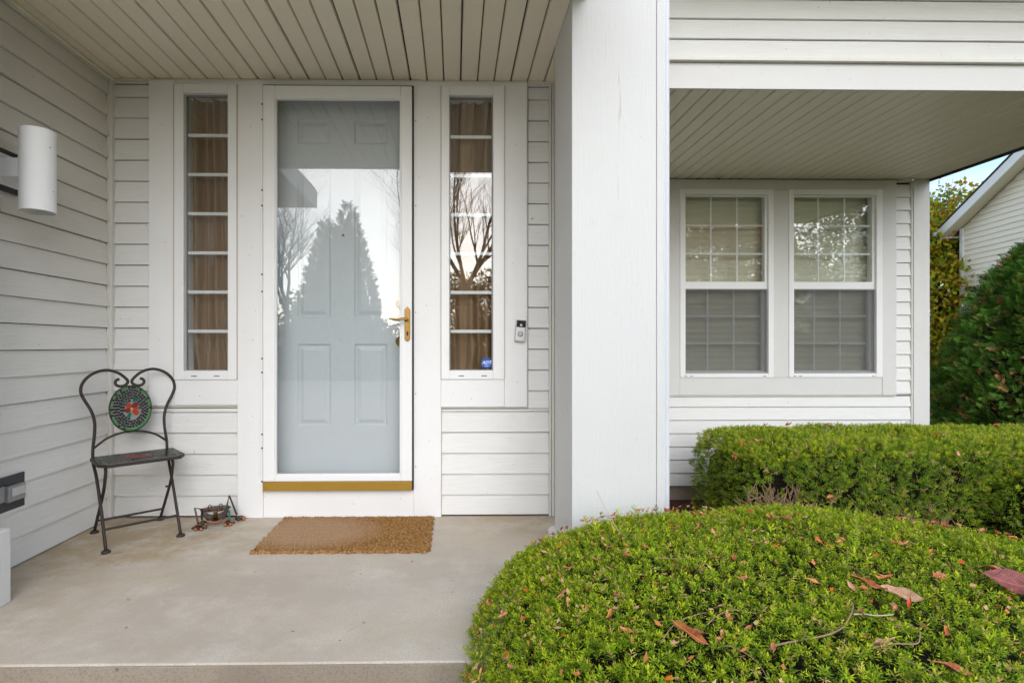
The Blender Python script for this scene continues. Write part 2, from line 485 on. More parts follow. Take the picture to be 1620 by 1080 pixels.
class MB:
    """collects shapes; build() links them as one mesh object"""
    def __init__(self):
        self.v, self.f = [], []

    def add(self, vs, fs):
        b = len(self.v)
        self.v += [tuple(p) for p in vs]
        self.f += [tuple(i + b for i in f) for f in fs]
        return self

    def box(self, x0, x1, y0, y1, z0, z1):
        vs = [(x0, y0, z0), (x1, y0, z0), (x1, y1, z0), (x0, y1, z0), (x0, y0, z1), (x1, y0, z1), (x1, y1, z1), (x0, y1, z1)]
        return self.add(vs, [(0, 3, 2, 1), (4, 5, 6, 7), (0, 1, 5, 4), (1, 2, 6, 5), (2, 3, 7, 6), (3, 0, 4, 7)])

    def prism(self, poly, axis, a0, a1):
        """poly: 2-D outline in the other two axes (in xyz order), extruded along axis"""
        n = len(poly)
        def P(u, w, a):
            return {'x': (a, u, w), 'y': (u, a, w), 'z': (u, w, a)}[axis]
        vs = [P(u, w, a0) for u, w in poly] + [P(u, w, a1) for u, w in poly]
        fs = [tuple(range(n - 1, -1, -1)), tuple(range(n, 2 * n))]
        fs += [(i, (i + 1) % n, n + (i + 1) % n, n + i) for i in range(n)]
        return self.add(vs, fs)

    def tube(self, pts, r, n=8, cap=True):
        pts = [Vector(p) for p in pts]
        m = len(pts)
        rs = r if isinstance(r, (list, tuple)) else [r] * m
        up = Vector((0, 0, 1))
        vs, fs = [], []
        prev = None
        for i, p in enumerate(pts):
            d = (pts[min(i + 1, m - 1)] - pts[max(i - 1, 0)])
            if d.length < 1e-9: d = up.copy()
            d.normalize()
            if prev is None:
                a = d.cross(up if abs(d.z) < 0.9 else Vector((1, 0, 0))).normalized()
            else:
                a = (prev - d * prev.dot(d))
                a = a.normalized() if a.length > 1e-6 else d.orthogonal().normalized()
            prev = a
            b = d.cross(a)
            for k in range(n):
                t = 2 * math.pi * k / n
                vs.append(p + (a * math.cos(t) + b * math.sin(t)) * rs[i])
        for i in range(m - 1):
            for k in range(n):
                k2 = (k + 1) % n
                fs.append((i * n + k, i * n + k2, (i + 1) * n + k2, (i + 1) * n + k))
        if cap:
            fs.append(tuple(range(n - 1, -1, -1)))
            fs.append(tuple((m - 1) * n + k for k in range(n)))
        return self.add(vs, fs)

    def lathe(self, prof, c, n=20, axis='z', sx=1.0, sy=1.0):
        """prof: (radius, height) pairs"""
        vs, fs = [], []
        for r, h in prof:
            for k in range(n):
                t = 2 * math.pi * k / n
                u, w = r * math.cos(t) * sx, r * math.sin(t) * sy
                if axis == 'z': vs.append((c[0] + u, c[1] + w, c[2] + h))
                elif axis == 'y': vs.append((c[0] + u, c[1] + h, c[2] + w))
                else: vs.append((c[0] + h, c[1] + u, c[2] + w))
        m = len(prof)
        for i in range(m - 1):
            for k in range(n):
                k2 = (k + 1) % n
                fs.append((i * n + k, i * n + k2, (i + 1) * n + k2, (i + 1) * n + k))
        return self.add(vs, fs)

    def ball(self, c, r, n=10, sc=(1, 1, 1)):
        vs, fs = [], []
        m = n // 2 + 1
        for i in range(m + 1):
            ph = math.pi * i / m
            for k in range(n):
                t = 2 * math.pi * k / n
                vs.append((c[0] + r * sc[0] * math.sin(ph) * math.cos(t), c[1] + r * sc[1] * math.sin(ph) * math.sin(t), c[2] + r * sc[2] * math.cos(ph)))
        for i in range(m):
            for k in range(n):
                k2 = (k + 1) % n
                fs.append((i * n + k, (i + 1) * n + k, (i + 1) * n + k2, i * n + k2))
        return self.add(vs, fs)

    def xform(self, mat, start=0):
        for i in range(start, len(self.v)):
            self.v[i] = tuple(mat @ Vector(self.v[i]))
        return self

    def mesh(self, name, mat, smooth=False):
        me = bpy.data.meshes.new(name)
        me.from_pydata(self.v, [], self.f)
        if mat is not None: me.materials.append(M[mat])
        if smooth:
            me.polygons.foreach_set('use_smooth', [True] * len(me.polygons))
        me.update()
        return me

    def build(self, name, mat, parent=None, bevel=0.0, smooth=False, loc=None):
        o = bpy.data.objects.new(name, self.mesh(name, mat, smooth))
        COL.objects.link(o)
        if parent is not None: o.parent = parent
        if loc is not None: o.location = loc
        if bevel:
            b = o.modifiers.new('bevel', 'BEVEL')
            b.width = bevel
            b.segments = 2
            b.limit_method = 'ANGLE'
        return o


def box(name, mat, parent, x0, x1, y0, y1, z0, z1, bevel=0.0):
    return MB().box(x0, x1, y0, y1, z0, z1).build(name, mat, parent, bevel)


def link_mesh(name, me, parent=None, loc=None):
    o = bpy.data.objects.new(name, me)
    COL.objects.link(o)
    if parent is not None: o.parent = parent
    if loc is not None: o.location = loc
    return o


def spline(pts, k=6):
    pts = [Vector(p) for p in pts]
    out = []
    for i in range(len(pts) - 1):
        p0, p1, p2, p3 = pts[max(i - 1, 0)], pts[i], pts[i + 1], pts[min(i + 2, len(pts) - 1)]
        for j in range(k):
            t = j / k
            out.append(0.5 * ((2 * p1) + (p2 - p0) * t + (2 * p0 - 5 * p1 + 4 * p2 - p3) * t * t + (3 * p1 - p0 - 3 * p2 + p3) * t ** 3))
    out.append(pts[-1])
    return out


# ------------------------------------------------------------------ the setting: ground, path, porch floor
def sheet(name, mat, poly, z, kind='structure'):
    mb = MB()
    mb.add([(x, y, z) for x, y in poly], [tuple(range(len(poly)))])
    o = mb.build(name, mat)
    return tag(o, kind=kind)


sheet('ground', 'lawn', [(-400, -400), (400, -400), (400, 400), (-400, 400)], -0.45)
sheet('mulch_bed', 'mulch', [(0.35, 0.2), (6.6, 0.2), (7.6, 5.5), (7.0, 9.0), (4.4, 9.0), (4.4, 5.2), (0.35, 5.2)], -0.446)
sheet('path', 'concrete', [(-2.0, -1.0), (0.0, -1.0), (0.0, 1.71), (-2.0, 1.71)], -0.17)
sheet('bounce_paving', 'concrete', [(-9.0, -12.0), (0.6, -12.0), (0.6, -1.02), (-2.02, -1.02), (-2.02, 0.40), (-9.0, 0.40)], -0.20)  # unseen paving added to bounce light up into the porch
pf = MB()
pf.prism([(-2.06, 1.735), (0.30, 1.735), (0.30, 2.36), (1.0, 2.36), (1.0, 3.23), (-2.06, 3.23)], 'z', -0.45, 0.0)
pf = tag(pf.build('porch_floor', 'concrete', bevel=0.005), kind='structure')
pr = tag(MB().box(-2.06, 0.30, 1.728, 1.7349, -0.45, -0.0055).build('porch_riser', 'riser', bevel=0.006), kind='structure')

# ------------------------------------------------------------------ the house
house = empty('house', (0.5, 3.2, 0), 'white lap-sided house with a recessed front porch, storm door and square pillar', 'house')
house_inv = Matrix.Translation((-0.5, -3.2, 0))
_link_build = MB.build


def hb(mb, name, mat, parent=None, bevel=0.0, smooth=False):
    """part of the house, built in world coordinates"""
    o = mb.build(name, mat, house if parent is None else parent, bevel, smooth)
    if parent is None:
        o.matrix_parent_inverse = house_inv
    return o


def hbox(name, mat, x0, x1, y0, y1, z0, z1, parent=None, bevel=0.0):
    return hb(MB().box(x0, x1, y0, y1, z0, z1), name, mat, parent, bevel)


PITCH = 0.1237
CEIL = 2.585


def lap_profile(h, t=0.012):
    return [(0.0, 0.0), (-t, 0.0), (-t, 0.004), (-0.003, h + 0.004), (0.0, h + 0.004)]


def courses(z_low, z_high, phase):
    """course bottoms with height, clipped to z_low..z_high"""
    k = math.floor((z_low - phase) / PITCH)
    out = []
    while phase + k * PITCH < z_high - 0.004:
        a, b = phase + k * PITCH, phase + (k + 1) * PITCH
        a2, b2 = max(a, z_low), min(b, z_high)
        if b2 - a2 > 0.012:
            out.append((a2, b2 - a2, a, b))
        k += 1
    return out


_lap_cache = {}


def lap_wall(parent, x0, x1, y, z0, z1, phase, mat='siding'):
    """boards facing -Y on plane y; thickness follows the course so clipped pieces keep their slope"""
    for a, h, ca, cb in courses(z0, z1, phase):
        key = ('y', round(x0, 3), round(x1, 3), round(a - ca, 3), round(h, 3), mat)
        if key not in _lap_cache:
            def th(z): return 0.003 + 0.016 * (1 - (z - ca) / PITCH)
            top = h - 0.0035
            poly = [(0.0, 0.0), (-th(a), 0.0), (-th(a + top), top), (0.0, top)]
            _lap_cache[key] = MB().prism(poly, 'x', x0, x1).mesh('siding_board', mat)
        link_mesh('siding_board', _lap_cache[key], parent, (0, y, a + random.uniform(-0.0008, 0.0008)))


def lap_wall_x(parent, x, y0, y1, z0, z1, phase, mat='siding', sgn=1):
    """boards facing +X (sgn=1) or -X on plane x"""
    for a, h, ca, cb in courses(z0, z1, phase):
        key = ('x', round(y0, 3), round(y1, 3), round(a - ca, 3), round(h, 3), mat, sgn)
        if key not in _lap_cache:
            def th(z): return sgn * (0.003 + 0.016 * (1 - (z - ca) / PITCH))
            top = h - 0.0035
            poly = [(0.0, 0.0), (th(a), 0.0), (th(a + top), top), (0.0, top)]
            _lap_cache[key] = MB().prism(poly, 'y', y0, y1).mesh('siding_board', mat)
        link_mesh('siding_board', _lap_cache[key], parent, (x, 0, a + random.uniform(-0.0008, 0.0008)))


PH = 1.12 - 9 * PITCH          # course line heights shared by the porch walls

# --- porch back wall (sheathing behind the boards, with openings for door and sidelights)
wm = MB()
for x0, x1, z0, z1 in [(-2.2, -1.64, -0.45, 2.62), (-1.64, -1.28, -0.45, 0.82), (-1.64, -1.28, 2.545, 2.62), (-1.28, -1.10, -0.45, 2.62),
                       (-1.10, -0.26, -0.45, 0.14), (-1.10, -0.26, 2.54, 2.62), (-0.26, -0.08, -0.45, 2.62),
                       (-0.08, 0.29, -0.45, 0.82), (-0.08, 0.29, 2.545, 2.62), (0.29, 1.0, -0.45, 2.62)]:
    wm.box(x0, x1, 3.212, 3.36, z0, z1)
porch_wall = hb(wm, 'porch_wall', 'gap')  # black backing puts a shadow line in the gap under each board
Y0 = 3.2118
lap_wall(porch_wall, -2.0055, -1.799, Y0, 0.6485, 2.555, PH)
lap_wall(porch_wall, -2.0055, -1.282, Y0, 0.012, 0.648, PH)
lap_wall(porch_wall, 0.4375, 0.560, Y0, 0.6405, 2.555, PH)
lap_wall(porch_wall, -0.078, 0.560, Y0, 0.012, 0.640, PH)
# channels round the siding
for x0, x1, z0, z1 in [(-2.008, -1.80, 2.557, 2.572), (0.434, 0.562, 2.557, 2.572), (-1.80, -1.282, 0.649, 0.661), (-0.078, 0.436, 0.641, 0.650),
                       (-0.092, -0.079, 0.0, 0.650), (0.428, 0.4335, 0.652, 2.57), (0.561, 0.574, 0.0, 2.572), (0.577, 0.592, 0.0, 2.572),
                       (-1.2815, -1.2765, 0.0, 0.648)]:
    hb(MB().box(x0, x1, 3.189, 3.2115, z0, z1), 'siding_channel', 'jchannel', porch_wall, 0.002)
hb(MB().box(-2.036, -2.006, 3.170, 3.2115, 0.0, 2.575), 'corner_post', 'jchannel', porch_wall, 0.004)

# --- garage wall on the left, with the eave that the door glass mirrors
gm = MB().box(-7.0, -2.04, 1.56, 3.36, -0.45, 2.71).box(-7.0, -3.4, 0.42, 1.559, -0.45, 2.71)  # unseen front part set back to let sky light into the porch
garage_wall = hb(gm, 'garage_wall', 'gap')
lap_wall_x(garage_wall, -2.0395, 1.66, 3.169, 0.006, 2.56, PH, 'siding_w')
hb(MB().box(-2.0385, -2.02, 1.57, 3.184, 2.561, 2.576), 'siding_channel', 'jchannel', garage_wall, 0.002)
hb(MB().box(-2.0385, -2.016, 1.56, 1.658, -0.2, 2.56), 'corner_board', 'trim', garage_wall, 0.003)
gr = MB()
gr.prism([(-7.4, 2.83), (-7.4, 2.72), (-4.5, 4.32), (-1.62, 2.72), (-1.62, 2.83), (-4.5, 4.45)], 'y', 0.08, 1.46)
garage_roof = hb(gr, 'garage_roof', 'roof')
hb(MB().box(-1.619, -1.60, 0.06, 1.46, 2.60, 2.80), 'fascia', 'trim_h', garage_roof, 0.003)
hb(MB().box(-3.39, -1.62, 0.09, 1.45, 2.60, 2.618), 'eave_soffit', 'soffit', garage_roof)
hb(MB().prism([(-1.62, 2.62), (-1.62, 2.72), (-4.5, 4.32), (-4.5, 4.15)], 'y', 0.05, 0.078), 'rake_board', 'trim_h', garage_roof)
hb(MB().prism([(-2.05, 2.781), (-6.95, 2.781), (-4.5, 4.14)], 'y', 0.44, 1.4), 'gable', 'siding', garage_roof)

# --- porch ceiling: one board after another
def soffit(part_name, x0, x1, y0, y1, z, first, gap=0.0030):
    back = hb(MB().box(x0, x1, y0, y1, z + 0.018, z + 0.033), part_name, 'gap')
    cache = {}
    x, i = first, 0
    while x < x1 - 0.01:
        w = 0.0958
        a, b = max(x, x0), min(x + w, x1)
        if b - a > 0.01:
            key = round(b - a, 3)
            if key not in cache:
                bw = b - a
                g = 0.0045
                poly = [(0.0008, 0.0178), (0.0008, 0.010), (g, 0.0), (bw - g, 0.0), (bw - 0.0008, 0.010), (bw - 0.0008, 0.0178)]
                cache[key] = MB().prism(poly, 'y', y0 + 0.002, y1 - 0.002).mesh('soffit_board', 'soffit')
            link_mesh('soffit_board', cache[key], back, (a, 0, z + random.uniform(-0.0006, 0.0006) + (0.0012 if i % 3 == 0 else 0)))
        x += w + (gap + 0.0025 if i % 3 == 2 else gap)
        i += 1
    return back


porch_ceiling = soffit('porch_ceiling', -2.02, 0.60, 1.64, 3.21, CEIL, -2.055)
hb(MB().box(-2.02, 0.60, 3.188, 3.2105, 2.573, 2.5845), 'soffit_channel', 'soffit', porch_ceiling, 0.002)
hb(MB().box(-2.019, -2.004, 1.64, 3.187, 2.570, 2.5845), 'soffit_channel', 'soffit', porch_ceiling, 0.002)
pro = MB().prism([(1.50, 2.62), (1.50, 2.76), (2.43, 3.127), (2.43, 2.62)], 'x', -2.05, 0.60)  # unseen front part narrowed so more light reaches the pillar
pro.prism([(2.431, 2.62), (2.431, 3.127), (3.27, 3.46), (3.27, 2.62)], 'x', -2.05, 0.945)
porch_roof = hb(pro, 'porch_roof', 'trim')
hb(MB().box(-2.1, 0.60, 1.60, 1.638, 2.572, 2.62), 'beam', 'trim_h', porch_roof, 0.003)
hb(MB().box(-2.1, 0.61, 1.47, 1.499, 2.60, 2.79), 'fascia', 'trim_h', porch_roof, 0.003)
hb(MB().prism([(1.45, 2.765), (1.45, 2.79), (2.43, 3.175), (2.43, 3.15)], 'x', -2.1, 0.61).prism([(2.431, 3.15), (2.431, 3.175), (3.266, 3.50), (3.266, 3.475)], 'x', -2.1, 0.95), 'shingles', 'roof', porch_roof)

# --- the sidelights: casing, frame, muntins, glass, weep slots
def sidelight(xc0, xf0, xg0, xg1, xf1, xc1, zb):
    """xc: casing outer, xf: frame, xg: glass"""
    zf0, zf1, zg0, zg1 = 0.815, 2.548, 0.867, 2.493
    fr = MB()
    fr.box(xf0, xg0, 3.172, 3.30, zf0, zf1)
    fr.box(xg1, xf1, 3.172, 3.30, zf0, zf1)
    fr.box(xg0, xg1, 3.172, 3.30, zf0, zg0)
    fr.box(xg0, xg1, 3.172, 3.30, zg1, zf1)
    win = hb(fr, 'sidelight_window', 'vinyl', None, 0.003)
    hb(MB().box(xg0, xg0 + 0.006, 3.198, 3.222, zg0, zg1).box(xg1 - 0.006, xg1, 3.198, 3.222, zg0, zg1)
       .box(xg0 + 0.006, xg1 - 0.006, 3.198, 3.222, zg1 - 0.008, zg1).box(xg0 + 0.006, xg1 - 0.006, 3.198, 3.222, zg0, zg0 + 0.004),
       'glazing_bead', 'greyplastic', win)
    hb(MB().box(xg0 + 0.001, xg1 - 0.001, 3.2065, 3.2095, zg0 + 0.001, zg1 - 0.001), 'pane', 'glass_s', win)
    n = 7
    for k in range(1, n):
        z = zg0 + (zg1 - zg0) * k / n
        hb(MB().box(xg0 + 0.007, xg1 - 0.007, 3.212, 3.221, z - 0.0095, z + 0.0095), 'muntin', 'muntin', win, 0.002)
    for s in (0.32, 0.68):
        x = xf0 + (xf1 - xf0) * s
        hb(MB().box(x - 0.016, x + 0.016, 3.1705, 3.1722, 0.834, 0.8385), 'weep_slot', 'gap', win)
    return win


sl1 = sidelight(-1.797, -1.645, -1.590, -1.333, -1.279, -1.129, 0.665)
sl2 = sidelight(-0.243, -0.081, -0.033, 0.226, 0.292, 0.428, 0.651)
# casings round them
casing = hb(MB().box(-1.797, -1.6465, 3.180, 3.2115, 0.666, 2.572), 'door_casing', 'trim', None, 0.003)
for nm, mt, x0, x1, y0, z0, z1 in [
    ('apron_board', 'trim_h', -1.6455, -1.279, 3.182, 0.668, 0.8145),
    ('apron_board', 'trim_h', -0.082, 0.2925, 3.182, 0.653, 0.8145),
    ('head_board', 'trim_h', -1.6455, 0.2925, 3.183, 2.5488, 2.5725),
    ('mullion_board', 'trim', -1.2783, -1.129, 3.178, 0.001, 2.5485),
    ('mullion_board', 'trim', -0.243, -0.0825, 3.178, 0.001, 2.5485),
    ('casing_board', 'trim', 0.2935, 0.4275, 3.181, 0.652, 2.572),
    ('sill_board', 'trim_h', -1.1285, -0.2435, 3.186, 0.001, 0.160),
]:
    hb(MB().box(x0, x1, y0, 3.2112, z0, z1), nm, mt, casing, 0.0025)
hb(MB().box(-1.80, -1.279, 3.176, 3.2115, 0.6615, 0.6672), 'drip_edge', 'jchannel', casing, 0.001)
hb(MB().box(-0.084, 0.430, 3.176, 3.2115, 0.6505, 0.6525), 'drip_edge', 'jchannel', casing)

for (xx, z0_, z1_) in ((-1.6462, 0.82, 2.545), (-1.2787, 0.82, 2.545), (-0.0820, 0.82, 2.545), (0.2929, 0.82, 2.545)):
    hb(MB().box(xx - 0.0022, xx + 0.0022, 3.1712, 3.1795, z0_, z1_), 'caulk_line', 'caulk', casing)
nail_me = MB().lathe([(0.0, -0.0012), (0.0026, -0.0010), (0.0032, 0.0004)], (0, 0, 0), 8, 'y').mesh('nail_head', 'caulk')
for (xx, yy, zz) in [(-1.72, 3.1796, 2.31), (-1.70, 3.1796, 1.62), (-1.735, 3.1796, 1.05), (-1.20, 3.1776, 2.30), (-1.21, 3.1776, 1.55), (-1.19, 3.1776, 0.60), (-0.16, 3.1776, 2.36), (-0.17, 3.1776, 1.25),
                     (-0.15, 3.1776, 0.45), (0.36, 3.1806, 2.20), (0.34, 3.1806, 1.50), (0.37, 3.1806, 0.80), (-1.50, 3.1816, 0.72), (0.10, 3.1816, 0.70), (-0.60, 3.1856, 0.08), (-0.32, 3.1856, 0.11)]:
    link_mesh('nail_head', nail_me, casing, (xx, yy, zz))

# --- entry door behind the storm door
def panel_door(x0, x1, z0, z1, yf, panels):
    m = MB()
    xs = sorted({x0, x1} | {a for p in panels for a in (p[0], p[1])})
    zs = sorted({z0, z1} | {a for p in panels for a in (p[2], p[3])})
    def inp(xa, za):
        return next((p for p in panels if p[0] < xa < p[1] and p[2] < za < p[3]), None)
    for i in range(len(xs) - 1):
        for j in range(len(zs) - 1):
            if inp((xs[i] + xs[i + 1]) / 2, (zs[j] + zs[j + 1]) / 2) is None:
                m.add([(xs[i], yf, zs[j]), (xs[i + 1], yf, zs[j]), (xs[i + 1], yf, zs[j + 1]), (xs[i], yf, zs[j + 1])], [(0, 1, 2, 3)])
    for (a, b, c, d) in panels:
        rings = [(0.0, 0.0), (0.006, 0.0), (0.014, 0.008), (0.022, 0.008), (0.042, 0.001), (0.046, 0.0)]
        vs, fs = [], []
        for ins, dep in rings:
            vs += [(a + ins, yf + dep, c + ins), (b - ins, yf + dep, c + ins), (b - ins, yf + dep, d - ins), (a + ins, yf + dep, d - ins)]
        for r in range(len(rings) - 1):
            for k in range(4):
                fs.append((r * 4 + k, r * 4 + (k + 1) % 4, r * 4 + 4 + (k + 1) % 4, r * 4 + 4 + k))
        q = (len(rings) - 1) * 4
        fs.append((q, q + 1, q + 2, q + 3))
        m.add(vs, fs)
    m.box(x0, x1, yf + 0.02, yf + 0.05, z0, z1)
    return m


YD = 3.290
panels = []
for xa, xb in ((-0.965, -0.752), (-0.620, -0.407)):
    panels += [(xa, xb, 2.236, 2.392), (xa, xb, 1.180, 2.085), (xa, xb, 0.520, 1.030)]
entry = hb(panel_door(-1.099, -0.2615, 0.142, 2.538, YD, panels), 'entry_door', 'door')
hb(MB().lathe([(0.0, -0.004), (0.006, -0.004), (0.008, -0.002), (0.008, 0.003)], (-0.682, YD - 0.001, 1.687), 14, 'y'), 'peephole', 'brass', entry, smooth=True)
for zz, rr in ((1.268, 0.029), (1.040, 0.033)):
    hb(MB().lathe([(0.0, -0.018), (rr * 0.6, -0.016), (rr * 0.9, -0.008), (rr, 0.0)], (-0.334 + (0.004 if zz < 1.2 else 0), YD - 0.001, zz), 20, 'y'), 'lock_rose', 'brass', entry, smooth=True)
hb(MB().lathe([(0.0, -0.062), (0.018, -0.058), (0.024, -0.042), (0.014, -0.026), (0.010, -0.014)], (-0.326, YD - 0.001, 1.040), 18, 'y'), 'knob', 'brass', entry, smooth=True)

# --- storm door
sd = MB()
sd.box(-1.1195, -1.050, 3.150, 3.185, 0.222, 2.532)
sd.box(-0.316, -0.2515, 3.150, 3.185, 0.222, 2.532)
sd.box(-1.050, -0.316, 3.150, 3.185, 2.460, 2.532)
sd.box(-1.050, -0.316, 3.150, 3.185, 0.222, 0.258)
storm = hb(sd, 'storm_door', 'vinyl', None, 0.004)
fb = MB()
fb.box(-1.050, -1.042, 3.156, 3.178, 0.258, 2.460).box(-0.324, -0.316, 3.156, 3.178, 0.258, 2.460)
fb.box(-1.042, -0.324, 3.156, 3.178, 2.452, 2.460).box(-1.042, -0.324, 3.156, 3.178, 0.258, 0.265)
hb(fb, 'glazing_bead', 'vinyl', storm, 0.002)
hb(MB().box(-1.0415, -0.3245, 3.164, 3.168, 0.2655, 2.4515), 'pane', 'glass', storm)
hb(MB().box(-1.119, -0.252, 3.1475, 3.182, 0.168, 0.2205), 'door_sweep', 'brass_sweep', storm, 0.002)
hb(MB().box(-0.2505, -0.2455, 3.160, 3.180, 0.165, 2.535), 'strike_gap', 'gap', storm)
hb(MB().box(-1.1285, -0.2435, 3.160, 3.1775, 2.5345, 2.5385), 'head_gap', 'gap', storm)
hb(MB().box(-1.1282, -1.1205, 3.147, 3.1775, 0.165, 2.533), 'hinge_rail', 'vinyl', storm, 0.001)
for zt in (2.42, 2.33, 1.92, 1.83, 1.43, 1.33, 0.94, 0.86, 0.50, 0.42, 0.225):
    hb(MB().box(-1.1275, -1.1185, 3.1455, 3.1468, zt - 0.006, zt + 0.003), 'hinge_notch', 'gap', storm)
for zs in (2.44, 2.28, 1.94, 1.81, 1.44, 1.31, 0.96, 0.83, 0.52, 0.40):
    hb(MB().lathe([(0.0, -0.001), (0.0028, -0.0008), (0.003, 0.001)], (-1.137, 3.1768, zs), 8, 'y'), 'screw_head', 'gap', storm)
    if zs in (2.44, 1.94, 1.31, 0.83, 0.40):
        hb(MB().lathe([(0.0, -0.001), (0.0028, -0.0008), (0.003, 0.001)], (-0.231, 3.1768, zs - 0.1), 8, 'y'), 'screw_head', 'gap', storm)
# lever handle
hp = MB().prism([(-0.2935, 1.052), (-0.2775, 1.036), (-0.2615, 1.052), (-0.2615, 1.226), (-0.2775, 1.243), (-0.2935, 1.226)], 'y', 3.1405, 3.1495)
handle = hb(hp, 'handle_plate', 'brass', storm, 0.003)
hl = MB()
hl.tube([(-0.2775, 3.141, 1.166), (-0.2775, 3.108, 1.166)], 0.0075, 10)
hl.tube(spline([(-0.2775, 3.106, 1.166), (-0.300, 3.103, 1.169), (-0.335, 3.102, 1.165), (-0.360, 3.104, 1.167), (-0.378, 3.107, 1.170)], 4),
        [0.0085] * 4 + [0.0075] * 4 + [0.0065] * 4 + [0.005] * 4 + [0.004], 8)
hb(hl, 'lever', 'brass', storm, smooth=True)
hb(MB().lathe([(0.0, -0.003), (0.006, -0.003), (0.008, 0.0)], (-0.2775, 3.1395, 1.085), 10, 'y', 0.8, 1.8), 'keyhole', 'black', storm)

# --- square pillar at the porch corner, its neighbour on the left, downspout
pl = MB()
pl.box(0.529, 0.9445, 2.424, 2.838, 0.05, 2.619)
pillar = hb(pl, 'pillar', 'pillar', None, 0.004)
hb(MB().box(0.529, 0.9115, 2.4185, 2.4235, 0.05, 2.619), 'face_board', 'pillar', pillar, 0.002)
hb(MB().box(0.914, 0.946, 2.4170, 2.4235, 0.05, 2.619), 'edge_board', 'pillar', pillar, 0.002)
hb(MB().prism([(0.497, 0.001), (0.979, 0.001), (0.979, 0.036), (0.953, 0.052), (0.522, 0.052), (0.497, 0.036)], 'y', 2.385, 2.870), 'plinth', 'pillar', pillar, 0.003)
pl2 = MB().box(-2.024, -1.800, 1.76, 2.13, 0.30, 2.555)
pillar2 = hb(pl2, 'pillar', 'pillar', None, 0.004)
hb(MB().box(-2.022, -1.763, 1.73, 2.163, 0.001, 0.293), 'plinth', 'pillar', pillar2, 0.004)
hb(MB().box(-2.022, -1.765, 1.73, 2.163, 2.556, 2.580), 'capital', 'pillar', pillar2, 0.004)
ds = MB()
for (xa, xb) in ((0.951, 1.004),):
    pts = []
    n = 9
    poly = []
    for i in range(n):
        xx = xa + (xb - xa) * i / (n - 1)
        poly.append((xx, 2.50 + (0.004 if i % 2 else 0.0)))
    poly += [(xb, 2.572), (xa, 2.572)]
    ds.prism(poly, 'z', -0.40, 3.6)
downspout = hb(ds, 'downspout', 'downspout')
hb(MB().box(0.947, 1.008, 2.515, 2.576, 1.49, 1.515), 'strap', 'downspout', downspout, 0.001)
hb(MB().box(0.947, 1.008, 2.515, 2.576, 2.92, 2.945), 'strap', 'downspout', downspout, 0.001)

# --- wing walls, upper wall and recessed window wall on the right
hb(MB().box(0.594, 1.045, 2.84, 3.211, -0.45, 2.62), 'wing_wall', 'siding')
hb(MB().box(1.001, 1.045, 3.3605, 5.03, -0.45, 2.62), 'return_wall', 'siding')
upper = hb(MB().box(1.001, 4.47, 3.262, 9.0, 2.73, 3.36), 'upper_wall', 'gap')
UY = 3.2615
lap_wall(upper, 1.02, 4.47, UY, 2.766, 3.35, 2.882 - PITCH)
hb(MB().box(1.005, 4.49, 3.243, 3.2615, 2.575, 2.733), 'frieze_board', 'trim_x', upper, 0.003)
hb(MB().prism([(3.2612, 2.7345), (3.214, 2.7345), (3.214, 2.742), (3.232, 2.752), (3.232, 2.762), (3.2612, 2.762)], 'x', 1.005, 4.49), 'drip_cap', 'jchannel', upper)
hb(MB().box(4.482, 4.50, 3.24, 5.06, 2.560, 2.70), 'side_fascia', 'gap', upper)
hb(MB().box(1.12, 4.9, 2.55, 9.2, 3.362, 3.42), 'eave_soffit', 'soffit', upper)  # unseen low eave and the roof on it, added to shade the upper wall
hb(MB().box(1.12, 4.9, 2.52, 2.549, 3.35, 3.56), 'eave_fascia', 'trim_h', upper)
hb(MB().prism([(2.5, 3.565), (9.3, 3.565), (6.0, 5.3)], 'x', 1.12, 5.0), 'roof', 'roof', upper)
side_ceiling = soffit('side_ceiling', 1.046, 4.481, 3.262, 5.03, CEIL - 0.005, 1.046, 0.0065)

rw = MB()
RWY = 5.032
for x0, x1, z0, z1 in [(1.046, 2.13, -0.30, 2.575), (2.13, 2.985, -0.30, 0.71), (2.13, 2.985, 2.475, 2.575), (2.985, 3.13, -0.30, 2.575),
                       (3.13, 4.02, -0.30, 0.71), (3.13, 4.02, 2.475, 2.575), (4.02, 4.47, -0.30, 2.575)]:
    rw.box(x0, x1, RWY, RWY + 0.15, z0, z1)
window_wall = hb(rw, 'window_wall', 'gap')
PH2 = -0.306
lap_wall(window_wall, 1.05, 1.975, RWY - 0.0003, 0.545, 2.55, PH2)
lap_wall(window_wall, 4.168, 4.312, RWY - 0.0003, 0.545, 2.55, PH2)
lap_wall(window_wall, 1.05, 4.312, RWY - 0.0003, -0.304, 0.535, PH2)
hb(MB().box(4.328, 4.481, 5.000, 5.10, -0.304, 2.574), 'corner_board', 'trim_x', window_wall, 0.003)
hb(MB().box(4.313, 4.327, 5.008, 5.0316, -0.304, 2.574), 'siding_channel', 'jchannel', window_wall, 0.002)
hb(MB().box(4.168, 4.312, 5.012, 5.0316, 2.551, 2.572), 'siding_channel', 'jchannel', window_wall, 0.002)
hb(MB().box(1.98, 4.167, 5.006, 5.0316, 0.5355, 0.544), 'siding_channel', 'jchannel', window_wall, 0.001)
hb(MB().box(1.046, 4.46, 5.05, 5.30, -0.45, -0.301), 'foundation', 'foundation')
